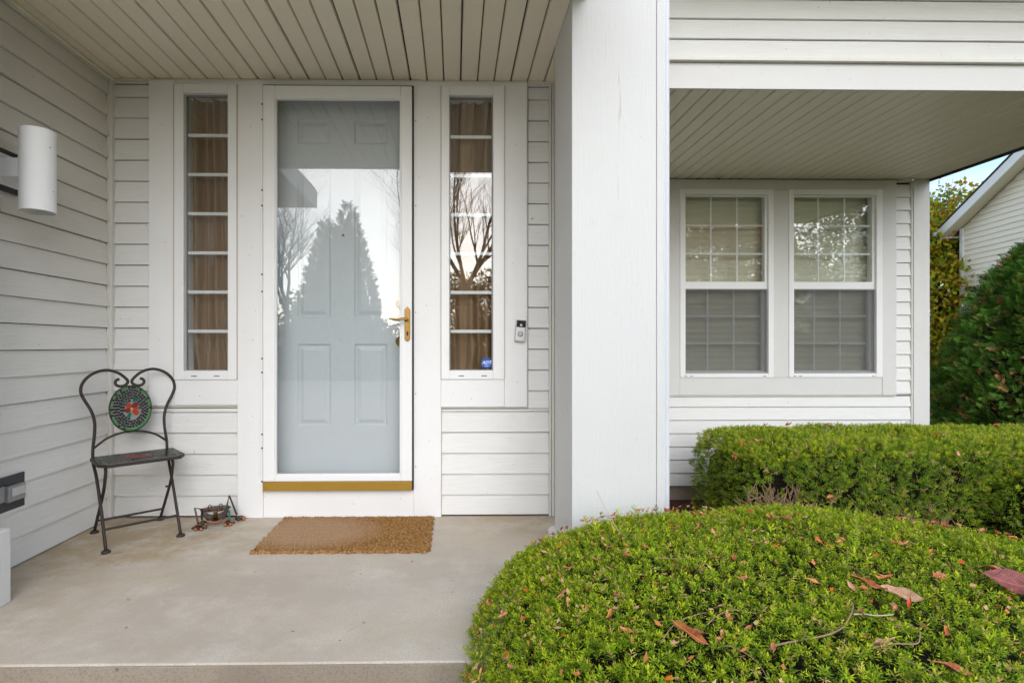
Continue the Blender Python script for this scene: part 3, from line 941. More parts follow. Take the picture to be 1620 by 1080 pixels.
# right flank and back of the house close the rooms behind the glass
sh = MB()
sh.box(4.36, 4.46, 5.185, 9.0, -0.45, 2.72)
sh.box(-2.2, 4.46, 9.0, 9.15, -0.45, 2.72)
sh.box(-2.2, -2.05, 3.361, 9.0, -0.45, 2.72)
sh.box(-2.2, 0.99, 3.30, 9.15, 2.721, 2.80)
sh.box(-2.04, 0.99, 3.362, 8.99, -0.44, 0.02)
sh.box(1.05, 4.35, 5.31, 8.99, -0.44, 0.02)
hb(sh, 'rear_walls', 'siding')

# casing boards
wc = hb(MB().box(1.98, 2.109, 5.004, 5.0316, 0.545, 2.572), 'window_casing', 'trim_x', None, 0.003)
for nm, mt, x0, x1, y0, z0, z1 in [('casing_board', 'trim_x', 4.031, 4.166, 5.002, 0.546, 2.572), ('casing_board', 'trim_x', 2.9955, 3.1395, 5.006, 0.712, 2.476),
                                   ('head_board', 'trim_x', 2.110, 4.030, 5.007, 2.4785, 2.571), ('apron_board', 'trim_x', 2.110, 4.030, 5.006, 0.546, 0.7105)]:
    hb(MB().box(x0, x1, y0, 5.0316, z0, z1), nm, mt, wc, 0.003)


def double_hung(xo0, xg0, xg1, xo1):
    zo0, zo1 = 0.7115, 2.4775
    f = MB()
    y0, y1 = 4.998, 5.12
    f.box(xo0, xg0, y0, y1, zo0, zo1).box(xg1, xo1, y0, y1, zo0, zo1)
    f.box(xg0, xg1, y0, y1, zo0, 0.748).box(xg0, xg1, y0, y1, 2.428, zo1)
    w = hb(f, 'double_hung_window', 'vinyl', None, 0.004)
    # upper sash and lower sash frames
    s = MB()
    s.box(xg0, xg0 + 0.012, 5.024, 5.06, 1.54, 2.428).box(xg1 - 0.022, xg1, 5.024, 5.06, 1.54, 2.428)
    s.box(xg0 + 0.012, xg1 - 0.022, 5.024, 5.06, 1.545, 1.612).box(xg0 + 0.012, xg1 - 0.022, 5.024, 5.06, 2.412, 2.428)
    hb(s, 'upper_sash', 'vinyl', w, 0.002)
    s = MB()
    s.box(xg0, xg0 + 0.012, 5.064, 5.10, 0.748, 1.60).box(xg1 - 0.022, xg1, 5.064, 5.10, 0.748, 1.60)
    s.box(xg0 + 0.012, xg1 - 0.022, 5.064, 5.10, 0.748, 0.775).box(xg0 + 0.012, xg1 - 0.022, 5.064, 5.10, 1.55, 1.60)
    hb(s, 'lower_sash', 'vinyl', w, 0.002)
    hb(MB().box(xg0 + 0.0125, xg1 - 0.0225, 5.040, 5.044, 1.6125, 2.4115), 'pane', 'glass_w', w)
    hb(MB().box(xg0 + 0.0125, xg1 - 0.0225, 5.080, 5.084, 0.7755, 1.5495), 'pane', 'glass_w', w)
    for (za, zb, yy, off) in ((1.612, 2.412, 5.046, 0.0), (0.775, 1.55, 5.086, -0.012)):
        for k in (1, 2):
            xx = xg0 + 0.012 + (xg1 - xg0 - 0.034) * k / 3 + off
            hb(MB().box(xx - 0.008, xx + 0.008, yy, yy + 0.008, za + 0.001, zb - 0.001), 'muntin', 'muntin', w, 0.002)
            zz = za + (zb - za) * k / 3
            hb(MB().box(xg0 + 0.013, xg1 - 0.023, yy - 0.0005, yy + 0.0085, zz - 0.008, zz + 0.008), 'muntin', 'muntin', w, 0.002)
    # screen in front of the lower sash
    hb(MB().box(xg0 + 0.010, xg1 - 0.010, 5.018, 5.019, 0.762, 1.536), 'insect_screen', 'screen', w)
    sf = MB()
    sf.box(xg0 + 0.001, xg0 + 0.010, 5.014, 5.023, 0.7485, 1.544).box(xg1 - 0.010, xg1 - 0.001, 5.014, 5.023, 0.7485, 1.544)
    sf.box(xg0 + 0.010, xg1 - 0.010, 5.014, 5.023, 0.7485, 0.762).box(xg0 + 0.010, xg1 - 0.010, 5.014, 5.023, 1.536, 1.544)
    hb(sf, 'screen_frame', 'greyplastic', w)
    for s_ in (0.06, 0.12, 0.90):
        x = xo0 + (xo1 - xo0) * s_
        hb(MB().box(x - 0.014, x + 0.014, 4.9965, 4.9982, 0.722, 0.7265), 'weep_slot', 'gap', w)
    return w


dh1 = double_hung(2.1095, 2.160, 2.945, 2.995)
dh2 = double_hung(3.140, 3.187, 3.972, 4.0305)

# ------------------------------------------------------------------ shades and curtains behind the glass
def shade(x0, x1, z0, z1, y, label):
    m = MB()
    nz = 60
    vs, fs = [], []
    for j in range(nz + 1):
        z = z0 + (z1 - z0) * j / nz
        dy = 0.004 * math.sin(j * math.pi)
        for i in range(13):
            x = x0 + (x1 - x0) * i / 12
            vs.append((x, y + 0.006 * math.sin(i * 0.9 + j * 0.05) + (0.0025 if j % 2 else -0.0025), z))
    for j in range(nz):
        for i in range(12):
            fs.append((j * 13 + i, j * 13 + i + 1, (j + 1) * 13 + i + 1, (j + 1) * 13 + i))
    m.add(vs, fs)
    e = empty('pleated_blind', (x0, y, z0), label, 'blind', 'shades behind the double hung windows')
    inv = Matrix.Translation((-x0, -y, -z0))
    o = m.build('pleated_fabric', 'blind', e, smooth=False)
    o.matrix_parent_inverse = inv
    o = MB().box(x0, x1, y - 0.012, y + 0.012, z0 - 0.018, z0 - 0.001).build('bottom_rail', 'muntin', e, 0.003)
    o.matrix_parent_inverse = inv
    o = MB().box(x0, x1, y - 0.02, y + 0.02, z1, z1 + 0.035).build('head_rail', 'muntin', e, 0.003)
    o.matrix_parent_inverse = inv
    return e


shade(2.15, 2.97, 0.74, 2.46, 5.155, 'olive grey pleated shade behind the double hung window nearest the white pillar')
shade(3.17, 4.0, 0.74, 2.46, 5.155, 'olive grey pleated shade behind the double hung window nearest the house corner')


def curtain(x0, x1, z0, z1, y, seed, label, band):
    rr = random.Random(seed)
    nx, nz = 90, 150
    ph = [rr.uniform(0, 6.28) for _ in range(8)]
    kx = [rr.uniform(1.6, 2.2), rr.uniform(3.0, 4.2), rr.uniform(5.5, 7.5), rr.uniform(9, 13)]
    vs, fs = [], []
    for j in range(nz + 1):
        t = j / nz                      # 0 bottom, 1 top
        z = z0 + (z1 - z0) * t
        for i in range(nx + 1):
            u = i / nx
            w = u + 0.025 * math.sin(3.1 * t + ph[4])
            d = 0.022 * math.sin(6.28 * kx[1] * w * 0.75 + ph[0] + 0.6 * t) + 0.021 * math.sin(6.28 * kx[2] * w * 0.8 + ph[1] - 0.7 * t)
            d += 0.010 * (t ** 2) * math.sin(6.28 * kx[3] * w * 0.6 + ph[2])
            low = max(0.0, 1 - t * 5.0)
            d += low * 0.045 * (abs(math.sin(5.2 * u + 9 * t + ph[3])) - 0.5) + low * 0.034 * abs(math.sin(8 * u - 16 * t + ph[5]))
            # a seam band where the cloth is gathered
            d -= 0.007 * math.exp(-((t - band) / 0.010) ** 2) + 0.006 * math.exp(-((t - band + 0.16) / 0.012) ** 2) * (0.5 + 0.5 * math.sin(9 * u))
            vs.append((x0 + (x1 - x0) * u, y + d, z))
    for j in range(nz):
        for i in range(nx):
            a = j * (nx + 1) + i
            fs.append((a, a + 1, a + nx + 2, a + nx + 1))
    m = MB()
    m.add(vs, fs)
    o = m.build('curtain', 'curtain', smooth=True)
    return tag(o, label, 'curtain', 'tan curtains in the sidelights')


curtain(-1.63, -1.29, 0.83, 2.62, 3.285, 3, 'tan curtain behind the sidelight beside the mosaic chair', 0.78)
curtain(-0.075, 0.275, 0.83, 2.62, 3.285, 9, 'gathered tan curtain behind the sidelight with the blue sticker', 0.83)

# ------------------------------------------------------------------ things on the porch
# round blue alarm sticker on the sidelight glass
stick = empty('window_sticker', (0.190, 3.2055, 0.911), 'small round blue alarm sticker with pale letters low on the sidelight glass', 'sticker')
MB().lathe([(0.0, 0.0), (0.032, 0.0), (0.032, 0.0008), (0.0, 0.0008)], (0, -0.0001, 0), 28, 'y').build('disc', 'blue', stick)


def text_mesh(body, size, shear=0.0, extrude=0.0003):
    cu = bpy.data.curves.new('lettering', 'FONT')
    cu.body = body
    cu.size = size
    cu.align_x = 'CENTER'
    cu.align_y = 'CENTER'
    cu.shear = shear
    cu.extrude = extrude
    cu.offset = size * 0.025
    tmp = bpy.data.objects.new('lettering', cu)
    COL.objects.link(tmp)
    bpy.context.view_layer.update()
    me = bpy.data.meshes.new_from_object(tmp.evaluated_get(bpy.context.evaluated_depsgraph_get()))
    bpy.data.objects.remove(tmp)
    return me


tm = text_mesh('ADT', 0.027, 0.25)
tm.materials.clear()
tm.materials.append(M['print'])
lt = link_mesh('lettering', tm, stick, (0, -0.0008, 0.002))
lt.rotation_euler = (R(90), 0, 0)
MB().box(-0.016, 0.016, -0.0006, -0.0002, -0.0165, -0.0145).box(-0.010, 0.010, -0.0006, -0.0002, -0.0205, -0.019).build('underline', 'print', stick)

# video doorbell, a little tilted
bell = empty('doorbell', (0.3865, 3.181, 1.102), 'silver and black video doorbell screwed to the white casing', 'doorbell')
bell.rotation_euler = (0, R(-4.5) * -1, 0)
MB().box(-0.030, 0.030, -0.010, 0.0, -0.064, 0.064).build('mounting_wedge', 'greyplastic', bell, 0.003)
MB().box(-0.029, 0.029, -0.030, -0.0102, -0.063, 0.063).build('body', 'silver', bell, 0.004)
MB().box(-0.0265, 0.0265, -0.0325, -0.0302, 0.020, 0.0605).build('lens_panel', 'blackgloss', bell, 0.002)
MB().lathe([(0.0, -0.0015), (0.005, -0.002), (0.007, -0.0008), (0.0075, 0.0)], (0.0, -0.0326, 0.032), 16, 'y').build('lens', 'silver', bell, smooth=True)
MB().lathe([(0.0115, -0.0002), (0.0125, -0.0025), (0.0155, -0.0025), (0.0165, 0.0)], (0.0, -0.0302, -0.021), 24, 'y').build('button_ring', 'greyplastic', bell, smooth=True)
MB().lathe([(0.0, -0.0025), (0.010, -0.0022), (0.0112, 0.0)], (0.0, -0.0302, -0.021), 24, 'y').build('button', 'silver', bell, smooth=True)

# wall light: white cylinder on a bracket in front of a black back box
lamp = empty('wall_light', (-2.024, 2.42, 1.80), 'white open cylinder wall light on the lap siding at upper left', 'wall light')
MB().box(0.0, 0.010, -0.16, 0.105, -0.095, 0.095).build('back_box', 'black', lamp, 0.003)
MB().box(0.0102, 0.018, -0.15, 0.095, -0.070, 0.070).build('cover_plate', 'lampwhite', lamp, 0.004)
MB().box(0.0182, 0.120, -0.035, 0.060, -0.045, 0.040).build('bracket', 'lampwhite', lamp, 0.004)
cy = MB()
RC, HC = 0.068, 0.180
cy.lathe([(RC - 0.003, -HC), (RC, -HC), (RC, HC), (RC - 0.003, HC + 0.001), (RC - 0.003, -HC)], (0.168, 0.0, -0.012), 48)
sh_ = cy.build('shade', 'lampwhite', lamp)
for p in sh_.data.polygons: p.use_smooth = True
sh_.data.set_sharp_from_angle(angle=R(40)) if hasattr(sh_.data, 'set_sharp_from_angle') else None
MB().lathe([(0.0, 0.0), (RC - 0.0035, 0.0), (RC - 0.0035, 0.012), (0.0, 0.012)], (0.168, 0.0, 0.05), 32).build('lamp_holder', 'lampwhite', lamp)

MB().lathe([(RC + 0.0002, -HC), (RC + 0.0016, -HC + 0.001), (RC + 0.0016, -HC + 0.006), (RC + 0.0002, -HC + 0.007)], (0.168, 0.0, -0.012), 48).build('rim', 'lampwhite', lamp, smooth=True)
MB().ball((0.168, 0.0, -0.03), 0.034, 16, (1, 1, 1.5)).build('bulb', 'lampwhite', lamp, smooth=True)
for (yy, zz) in ((-0.055, 0.09), (0.0, -0.10)):
    MB().ball((0.168 + 0.0675, yy * 0.3, zz), 0.0032, 8).build('screw', 'greyplastic', lamp, smooth=True)

# outdoor outlet on a charcoal plate, low on the left wall
outl = empty('outdoor_outlet', (-2.026, 2.49, 0.348), 'grey outlet cover on a charcoal plate low on the left wall', 'outlet')
MB().box(0.0, 0.010, -0.15, 0.062, -0.079, 0.079).build('plate', 'plate', outl, 0.003)
MB().box(0.0102, 0.034, -0.060, 0.038, -0.036, 0.036).build('cover', 'greyplastic', outl, 0.005)
MB().box(0.0342, 0.038, -0.045, 0.030, -0.012, 0.026).build('flap', 'silver', outl, 0.002)
MB().box(0.0102, 0.020, -0.14, -0.061, -0.030, 0.040).build('side_cover', 'greyplastic', outl, 0.004)

# coir door mat
def door_mat():
    nx, ny = 300, 150
    x0, x1, y0, y1 = -0.995, -0.122, 2.632, 3.160
    xs = np.linspace(0, 1, nx + 1)
    ys = np.linspace(0, 1, ny + 1)
    U, V = np.meshgrid(xs, ys)
    ex = 0.004 * np.sin(V * 40 + 0.7) + 0.003 * np.sin(V * 93)
    ey = 0.004 * np.sin(U * 60) + 0.003 * np.sin(U * 151 + 1)
    X = x0 + (x1 - x0) * U + ex * (2 * U - 1) - 0.012 * V * (1 - U) * 0
    Y = y0 + (y1 - y0) * V + ey * (2 * V - 1)
    # cut corner at the front right
    Xr = np.clip((U - 0.975) / 0.025, 0, 1) * np.clip((0.06 - V) / 0.06, 0, 1)
    Y = Y + Xr * 0.03
    rows = 24
    rib = np.abs(np.sin(V * math.pi * rows))
    knot = np.abs(np.sin(U * math.pi * 62 + np.floor(V * rows) * 1.57 + 0.9 * np.sin(V * 20)))
    Z = 0.008 + 0.010 * rib ** 0.6 * (0.35 + 0.65 * knot ** 0.7) + rng.normal(0, 0.0007, U.shape)
    edge = np.minimum.reduce([U * nx, (1 - U) * nx, V * ny, (1 - V) * ny])
    Z = np.where(edge < 1, 0.001, Z)
    Z = np.where((edge >= 1) & (edge < 5), np.maximum(Z, 0.013), Z)
    P = np.stack([X, Y, Z], -1).reshape(-1, 3)
    a = (np.arange(ny)[:, None] * (nx + 1) + np.arange(nx)[None, :]).ravel()
    F = np.stack([a, a + 1, a + nx + 2, a + nx + 1], 1)
    me = bpy.data.meshes.new('door_mat')
    fill_mesh(me, P, F)
    me.materials.append(M['mat'])
    o = link_mesh('door_mat', me)
    return tag(o, 'woven brown coir mat on the concrete in front of the storm door', 'door mat')


def fill_mesh(me, P, F, cols=None):
    n, k = len(F), F.shape[1]
    me.vertices.add(len(P))
    me.vertices.foreach_set('co', np.ascontiguousarray(P, dtype=np.float32).ravel())
    me.loops.add(n * k)
    me.loops.foreach_set('vertex_index', np.ascontiguousarray(F, dtype=np.int32).ravel())
    me.polygons.add(n)
    me.polygons.foreach_set('loop_start', np.arange(0, n * k, k, dtype=np.int32))
    me.polygons.foreach_set('loop_total', np.full(n, k, dtype=np.int32))
    me.update(calc_edges=True)
    if cols is not None:
        at = me.attributes.new('col', 'FLOAT_COLOR', 'POINT')
        c4 = np.ones((len(P), 4), dtype=np.float32)
        c4[:, :3] = cols
        at.data.foreach_set('color', c4.ravel())
    return me


door_mat()

# ---- folding bistro chair with mosaic
chair = empty('folding_chair', (-1.712, 2.915, 0), 'dark iron folding bistro chair with flower mosaic back and seat in the corner', 'chair', rz=R(42))
SZ = 0.425
HWID = 0.178
def back_y(z):           # the back leans slightly away behind the seat
    return 0.115 + (z - SZ) * 0.10
prof = [(0.178, 0.0), (0.176, 0.055), (0.168, 0.13), (0.168, 0.20), (0.183, 0.262), (0.212, 0.325), (0.226, 0.372), (0.216, 0.42), (0.182, 0.462),
        (0.138, 0.484), (0.096, 0.486), (0.056, 0.470), (0.026, 0.444), (0.010, 0.420), (0.016, 0.402), (0.036, 0.391), (0.060, 0.395), (0.070, 0.412),
        (0.063, 0.428), (0.050, 0.433)]
prof = [(x, h * 0.935) for x, h in prof]
for s in (-1, 1):
    low = [(s * 0.168, -0.185, 0.012), (s * 0.170, -0.075, 0.18), (s * 0.173, 0.035, 0.325), (s * 0.177, 0.098, 0.385)]
    pts = [(s * x, back_y(SZ + h), SZ + h) for x, h in prof]
    MB().tube(spline(low + pts, 5), 0.0078, 8).build('back_upright', 'iron', chair, smooth=True)
    leg = [(s * 0.150, 0.02, 0.402), (s * 0.152, -0.05, 0.402), (s * 0.154, -0.092, 0.388), (s * 0.155, -0.088, 0.350), (s * 0.156, -0.03, 0.25), (s * 0.160, 0.185, 0.012)]
    MB().tube(spline(leg, 5), 0.0078, 8).build('leg', 'iron', chair, smooth=True)
    for (fx, fy) in ((s * 0.168, -0.187), (s * 0.160, 0.187)):
        MB().lathe([(0.0, 0.016), (0.012, 0.015), (0.020, 0.008), (0.022, 0.0), (0.0, 0.0)], (fx, fy, 0.0), 14).build('foot', 'iron', chair, smooth=True)
    MB().tube([(s * 0.166, 0.035, 0.225), (s * 0.150, 0.035, 0.225)], 0.006, 8).build('pivot', 'iron', chair)
    MB().tube(spline([(s * 0.150, -0.02, 0.404), (s * 0.135, -0.03, 0.388), (s * 0.115, -0.03, 0.388), (s * 0.105, -0.02, 0.404)], 3), 0.004, 6).build('seat_hook', 'iron', chair, smooth=True)
MB().tube([(-0.166, -0.130, 0.098), (0.166, -0.130, 0.098)], 0.0062, 8).build('stretcher', 'iron', chair)
MB().tube([(-0.159, 0.128, 0.078), (0.159, 0.128, 0.078)], 0.0062, 8).build('stretcher', 'iron', chair)
arch = [(x, back_y(SZ + h) - 0.004, SZ + h) for x, h in ((-0.172, 0.046), (-0.12, 0.086), (-0.06, 0.109), (0.0, 0.116), (0.06, 0.109), (0.12, 0.086), (0.172, 0.046))]
MB().tube(spline(arch, 5), 0.0062, 8).build('back_arch', 'iron', chair, smooth=True)
# seat: thin plate with clipped corners
seat = MB().prism([(-0.192, -0.095), (-0.157, -0.150), (0.180, -0.150), (0.214, -0.095), (0.214, 0.112), (-0.192, 0.112)], 'z', 0.404, SZ - 0.003).build('seat', 'iron', chair, 0.004)
MB().prism([(-0.184, -0.092), (-0.153, -0.143), (0.175, -0.143), (0.206, -0.092), (0.206, 0.104), (-0.184, 0.104)], 'z', SZ - 0.0029, SZ - 0.001).build('grout_bed', 'grout', seat)


def chip(mb, cx, cy, w, h, ang, thick, frame):
    """small tile in a 2-D frame; frame maps (u, v, n) to xyz"""
    ca, sa = math.cos(ang), math.sin(ang)
    q = [(-w, -h), (w, -h), (w, h), (-w, h)]
    q = [(cx + (a * ca - b * sa) * random.uniform(0.88, 1.05), cy + (a * sa + b * ca) * random.uniform(0.88, 1.05)) for a, b in
         [(a, b) for a, b in q]] if False else [(cx + a * ca - b * sa, cy + a * sa + b * ca) for a, b in [(a * random.uniform(.85, 1.05), b * random.uniform(.85, 1.05)) for a, b in q]]
    vs = [frame(u, v, 0) for u, v in q] + [frame(u, v, thick) for u, v in q]
    mb.add(vs, [(0, 1, 5, 4), (1, 2, 6, 5), (2, 3, 7, 6), (3, 0, 4, 7), (4, 5, 6, 7)])


sm = {'tile_k': MB(), 'tile_g': MB(), 'tile_r': MB()}
fseat = lambda u, v, n: (u, v, SZ - 0.0009 + n)
for i in range(28):
    for j in range(17):
        u, v = -0.178 + 0.378 * i / 27, -0.136 + 0.236 * j / 16
        if v < -0.092 and abs(u - 0.011) > 0.189 - (-0.092 - v) * 0.62: continue
        d = math.hypot(u / 0.07, (v + 0.015) / 0.05)
        k = 'tile_r' if d < 1 and random.random() < 0.6 else ('tile_g' if (i in (1, 2, 25, 26) or j in (1, 15)) and random.random() < 0.2 else 'tile_k')
        chip(sm[k], u, v, 0.0056, 0.0056, random.uniform(-0.25, 0.25), 0.0022, fseat)
for k, nm in (('tile_k', 'black_chips'), ('tile_g', 'green_chips'), ('tile_r', 'red_chips')):
    tag(sm[k].build(nm, k, seat), kind='stuff')
# oval mosaic medallion
DZ = SZ + 0.242
disc_pts = []
yd = back_y(DZ) - 0.010
fd = lambda u, v, n: (u, yd - n + v * 0.10, DZ + v)
dm = MB()
N = 40
RX, RZ = 0.098, 0.121
vs = [fd(RX * math.cos(2 * math.pi * k / N), RZ * math.sin(2 * math.pi * k / N), 0.0) for k in range(N)] + \
     [fd(RX * math.cos(2 * math.pi * k / N), RZ * math.sin(2 * math.pi * k / N), -0.010) for k in range(N)]
dm.add(vs, [tuple(range(N)), tuple(range(2 * N - 1, N - 1, -1))] + [(k, N + k, N + (k + 1) % N, (k + 1) % N) for k in range(N)])
disc = dm.build('medallion', 'grout', chair)
rim = [fd(RX * 1.01 * math.cos(2 * math.pi * k / 48), RZ * 1.01 * math.sin(2 * math.pi * k / 48), -0.004) for k in range(49)]
MB().tube(rim, 0.0062, 6, cap=False).build('rim', 'iron', disc, smooth=True)
cm = {'tile_k': MB(), 'tile_g': MB()}
for ring in range(7):
    s = 0.945 - ring * 0.118
    if s < 0.30: continue
    cnt = int(44 * s) + 1
    for k in range(cnt):
        t = 2 * math.pi * (k + (ring % 2) * 0.5) / cnt + random.uniform(-0.02, 0.02)
        u, v = RX * s * math.cos(t), RZ * s * math.sin(t)
        if math.hypot((u - 0.006) / 0.040, (v + 0.008) / 0.052) < 1: continue
        kind = 'tile_g' if ring == 0 and random.random() < 0.8 else 'tile_k'
        ang = math.atan2(RZ * math.cos(t), -RX * math.sin(t))
        chip(cm[kind], u, v, 0.0063, 0.0058, ang, 0.003, fd)
tag(cm['tile_k'].build('black_chips', 'tile_k', disc), kind='stuff')
tag(cm['tile_g'].build('green_chips', 'tile_g', disc), kind='stuff')


def petal(nm, mat, cx, cy, ang, ln, wd):
    m = MB()
    n = 10
    out = []
    for k in range(n):
        t = 2 * math.pi * k / n
        a, b = ln * 0.5 * math.cos(t), wd * 0.5 * math.sin(t) * (1.0 + 0.25 * math.cos(t))
        out.append((cx + a * math.cos(ang) - b * math.sin(ang), cy + a * math.sin(ang) + b * math.cos(ang)))
    vs = [fd(u, v, 0) for u, v in out] + [fd(u, v, 0.0035) for u, v in out]
    m.add(vs, [tuple(range(n, 2 * n))] + [(k, (k + 1) % n, n + (k + 1) % n, n + k) for k in range(n)])
    m.build(nm, mat, disc)


petal('flower_petal', 'tile_r', -0.010, 0.016, 2.3, 0.036, 0.028)
petal('flower_petal', 'tile_dr', 0.018, 0.016, 0.6, 0.040, 0.026)
petal('flower_petal', 'tile_r', 0.026, -0.001, 0.1, 0.032, 0.016)
petal('flower_petal', 'tile_r', 0.021, -0.022, -0.7, 0.038, 0.028)
petal('flower_petal', 'tile_dr', -0.014, -0.010, 3.5, 0.032, 0.026)
petal('flower_centre', 'tile_y', 0.002, -0.006, 1.4, 0.022, 0.012)
petal('mosaic_leaf', 'tile_t', -0.008, -0.036, -2.0, 0.034, 0.018)
petal('mosaic_leaf', 'tile_t', 0.024, 0.045, 0.5, 0.036, 0.016)
petal('mosaic_leaf', 'tile_t', -0.026, 0.042, 2.6, 0.030, 0.014)

# ---- copper frog ornament
frog = empty('frog_ornament', (-1.355, 3.065, 0), 'patinated copper frog ornament with bent legs beside the chair', 'ornament', rz=R(25))
m = MB()
n, mm = 22, 7       # lower jaw: crescent shell
vs, fs = [], []
for i in range(n + 1):
    t = math.pi * i / n
    for j in range(mm + 1):
        s = j / mm
        x = 0.064 * math.cos(t) * (1 - 0.12 * s)
        z = 0.088 - 0.058 * math.sin(t) ** 0.9 * (1 - 0.25 * s)
        y = -0.042 * (1 - s) * math.sin(t) + 0.055 * s
        vs.append((x, y, z))
for i in range(n):
    for j in range(mm):
        a = i * (mm + 1) + j
        fs.append((a, a + 1, a + mm + 2, a + mm + 1))
m.add(vs, fs)
jaw = m.build('jaw', 'copper', frog, smooth=True)
sol = jaw.modifiers.new('thickness', 'SOLIDIFY')
sol.thickness = 0.003
MB().tube(spline([(-0.036, -0.036, 0.040), (-0.015, -0.043, 0.031), (0.012, -0.043, 0.031), (0.034, -0.036, 0.041)], 4), 0.0032, 6).build('lip', 'copper_b', frog, smooth=True)
m = MB()
vs, fs = [], []
for i in range(15):
    t = -1 + 2 * i / 14
    hw = 0.056 * math.sqrt(max(0.0, 1 - t * t)) + 0.003
    for j in range(7):
        q = -1 + 2 * j / 6
        vs.append((0.080 * t, hw * q - 0.006, 0.095 + 0.010 * (1 - q * q) * (1 - t * t)))
for i in range(14):
    for j in range(6):
        a = i * 7 + j
        fs.append((a, a + 7, a + 8, a + 1))
m.add(vs, fs)
hd = m.build('head_plate', 'copper', frog, smooth=True)
sol = hd.modifiers.new('thickness', 'SOLIDIFY')
sol.thickness = 0.003
MB().tube([(0.0, 0.01, 0.04), (0.0, 0.01, 0.098)], 0.011, 8).build('neck', 'brass', frog, smooth=True)
MB().ball((0.022, -0.02, 0.094), 0.012, 10, (1.2, 0.8, 0.5)).build('spot', 'verdigris', frog, smooth=True)
for ex in (-0.030, 0.026):
    ring = [(ex + 0.0085 * math.cos(a), -0.018, 0.110 + 0.011 * math.sin(a)) for a in [2 * math.pi * k / 16 for k in range(17)]]
    MB().tube(ring, 0.0026, 6, cap=False).build('eye', 'iron', frog, smooth=True)


def frog_leg(pts, foot, toes, mat='copper'):
    lg = MB().tube(pts, 0.0055, 6).build('leg', mat, frog)
    f = MB()
    f.ball((foot[0], foot[1], 0.014), 0.017, 10, (1.3, 1.0, 0.75))
    for (tx, ty) in toes:
        f.tube(spline([(foot[0], foot[1], 0.018), ((foot[0] + tx) / 2, (foot[1] + ty) / 2, 0.020), (tx, ty, 0.009)], 3), [0.008] * 3 + [0.0065] * 3 + [0.006], 6)
    f.build('webbed_foot', 'copper', lg, smooth=True)
    tb = MB()
    for (tx, ty) in toes[:2]:
        tb.ball((tx, ty, 0.0095), 0.0095, 10)
    tb.build('toe_tips', 'copper_b', lg, smooth=True)


frog_leg([(-0.060, -0.005, 0.096), (-0.105, -0.030, 0.118), (-0.088, -0.045, 0.030)], (-0.078, -0.050), [(-0.100, -0.062), (-0.074, -0.074), (-0.045, -0.062), (-0.120, -0.040)])
frog_leg([(0.060, 0.020, 0.098), (0.072, 0.030, 0.150), (0.112, 0.030, 0.034)], (0.122, 0.028), [(0.148, 0.012), (0.152, 0.036), (0.118, 0.000)])
frog_leg([(-0.050, 0.02, 0.09), (-0.070, 0.03, 0.075), (-0.070, 0.02, 0.03)], (-0.064, 0.024), [(-0.050, 0.004), (-0.078, 0.006)], 'iron')
frog_leg([(0.050, 0.0, 0.09), (0.070, -0.02, 0.07), (0.070, -0.028, 0.028)], (0.066, -0.030), [(0.048, -0.052), (0.074, -0.056), (0.098, -0.040)], 'verdigris')

# ------------------------------------------------------------------ foliage machinery
def superq_points(n, c, a, p, q, keep=None, noise=0.02, seed=1):
    """points and normals on a rounded mound  ((|x/a|^p+|y/b|^p)^(q/p)+|z/h|^q = 1, z > base)"""
    g = np.random.default_rng(seed)
    a = np.array(a)
    # area-weighted picks: uniform on the enclosing box faces, pushed onto the surface
    out_p, out_n = [], []
    need = n
    while need > 0:
        m = int(need * 2.2) + 200
        areas = np.array([a[0] * a[1] * 4, a[0] * a[2] * 2, a[0] * a[2] * 2, a[1] * a[2] * 2, a[1] * a[2] * 2])
        f = g.choice(5, m, p=areas / areas.sum())
        u, w = g.uniform(-1, 1, m), g.uniform(-1, 1, m)
        w2 = g.uniform(0, 1, m)
        v = np.zeros((m, 3))
        v[f == 0] = np.stack([u, w, np.ones(m)], 1)[f == 0]
        v[f == 1] = np.stack([u, np.ones(m), w2], 1)[f == 1]
        v[f == 2] = np.stack([u, -np.ones(m), w2], 1)[f == 2]
        v[f == 3] = np.stack([np.ones(m), u, w2], 1)[f == 3]
        v[f == 4] = np.stack([-np.ones(m), u, w2], 1)[f == 4]
        rxy = np.abs(v[:, 0]) ** p + np.abs(v[:, 1]) ** p
        F = rxy ** (q / p) + np.abs(v[:, 2]) ** q
        v = v * (F ** (-1 / q))[:, None]
        rxy = np.maximum(np.abs(v[:, 0]) ** p + np.abs(v[:, 1]) ** p, 1e-9)
        gx = rxy ** (q / p - 1) * np.abs(v[:, 0]) ** (p - 1) * np.sign(v[:, 0]) / a[0]
        gy = rxy ** (q / p - 1) * np.abs(v[:, 1]) ** (p - 1) * np.sign(v[:, 1]) / a[1]
        gz = np.abs(v[:, 2]) ** (q - 1) / a[2]
        N = np.stack([gx, gy, gz], 1)
        N /= np.linalg.norm(N, axis=1)[:, None] + 1e-9
        P = v * a
        P += N * (noise * (np.sin(P[:, :1] * 5.1 + P[:, 1:2] * 3.7 + seed) + np.sin(P[:, 1:2] * 8.3 - P[:, :1] * 6.1 + 2 * seed) * 0.7 + np.sin(P[:, 2:3] * 9 + P[:, :1] * 11) * 0.5))
        P += np.array(c)
        if keep is not None:
            k = keep(P, N, g)
            P, N = P[k], N[k]
        out_p.append(P[:need])
        out_n.append(N[:need])
        need -= len(P)
    return np.concatenate(out_p)[:n], np.concatenate(out_n)[:n]


def basis(D, g):
    """per-row rotation matrices whose third column is D"""
    D = D / (np.linalg.norm(D, axis=1)[:, None] + 1e-9)
    r = g.normal(size=D.shape)
    A = np.cross(D, r)
    A /= np.linalg.norm(A, axis=1)[:, None] + 1e-9
    B = np.cross(D, A)
    return np.stack([A, B, D], 2)


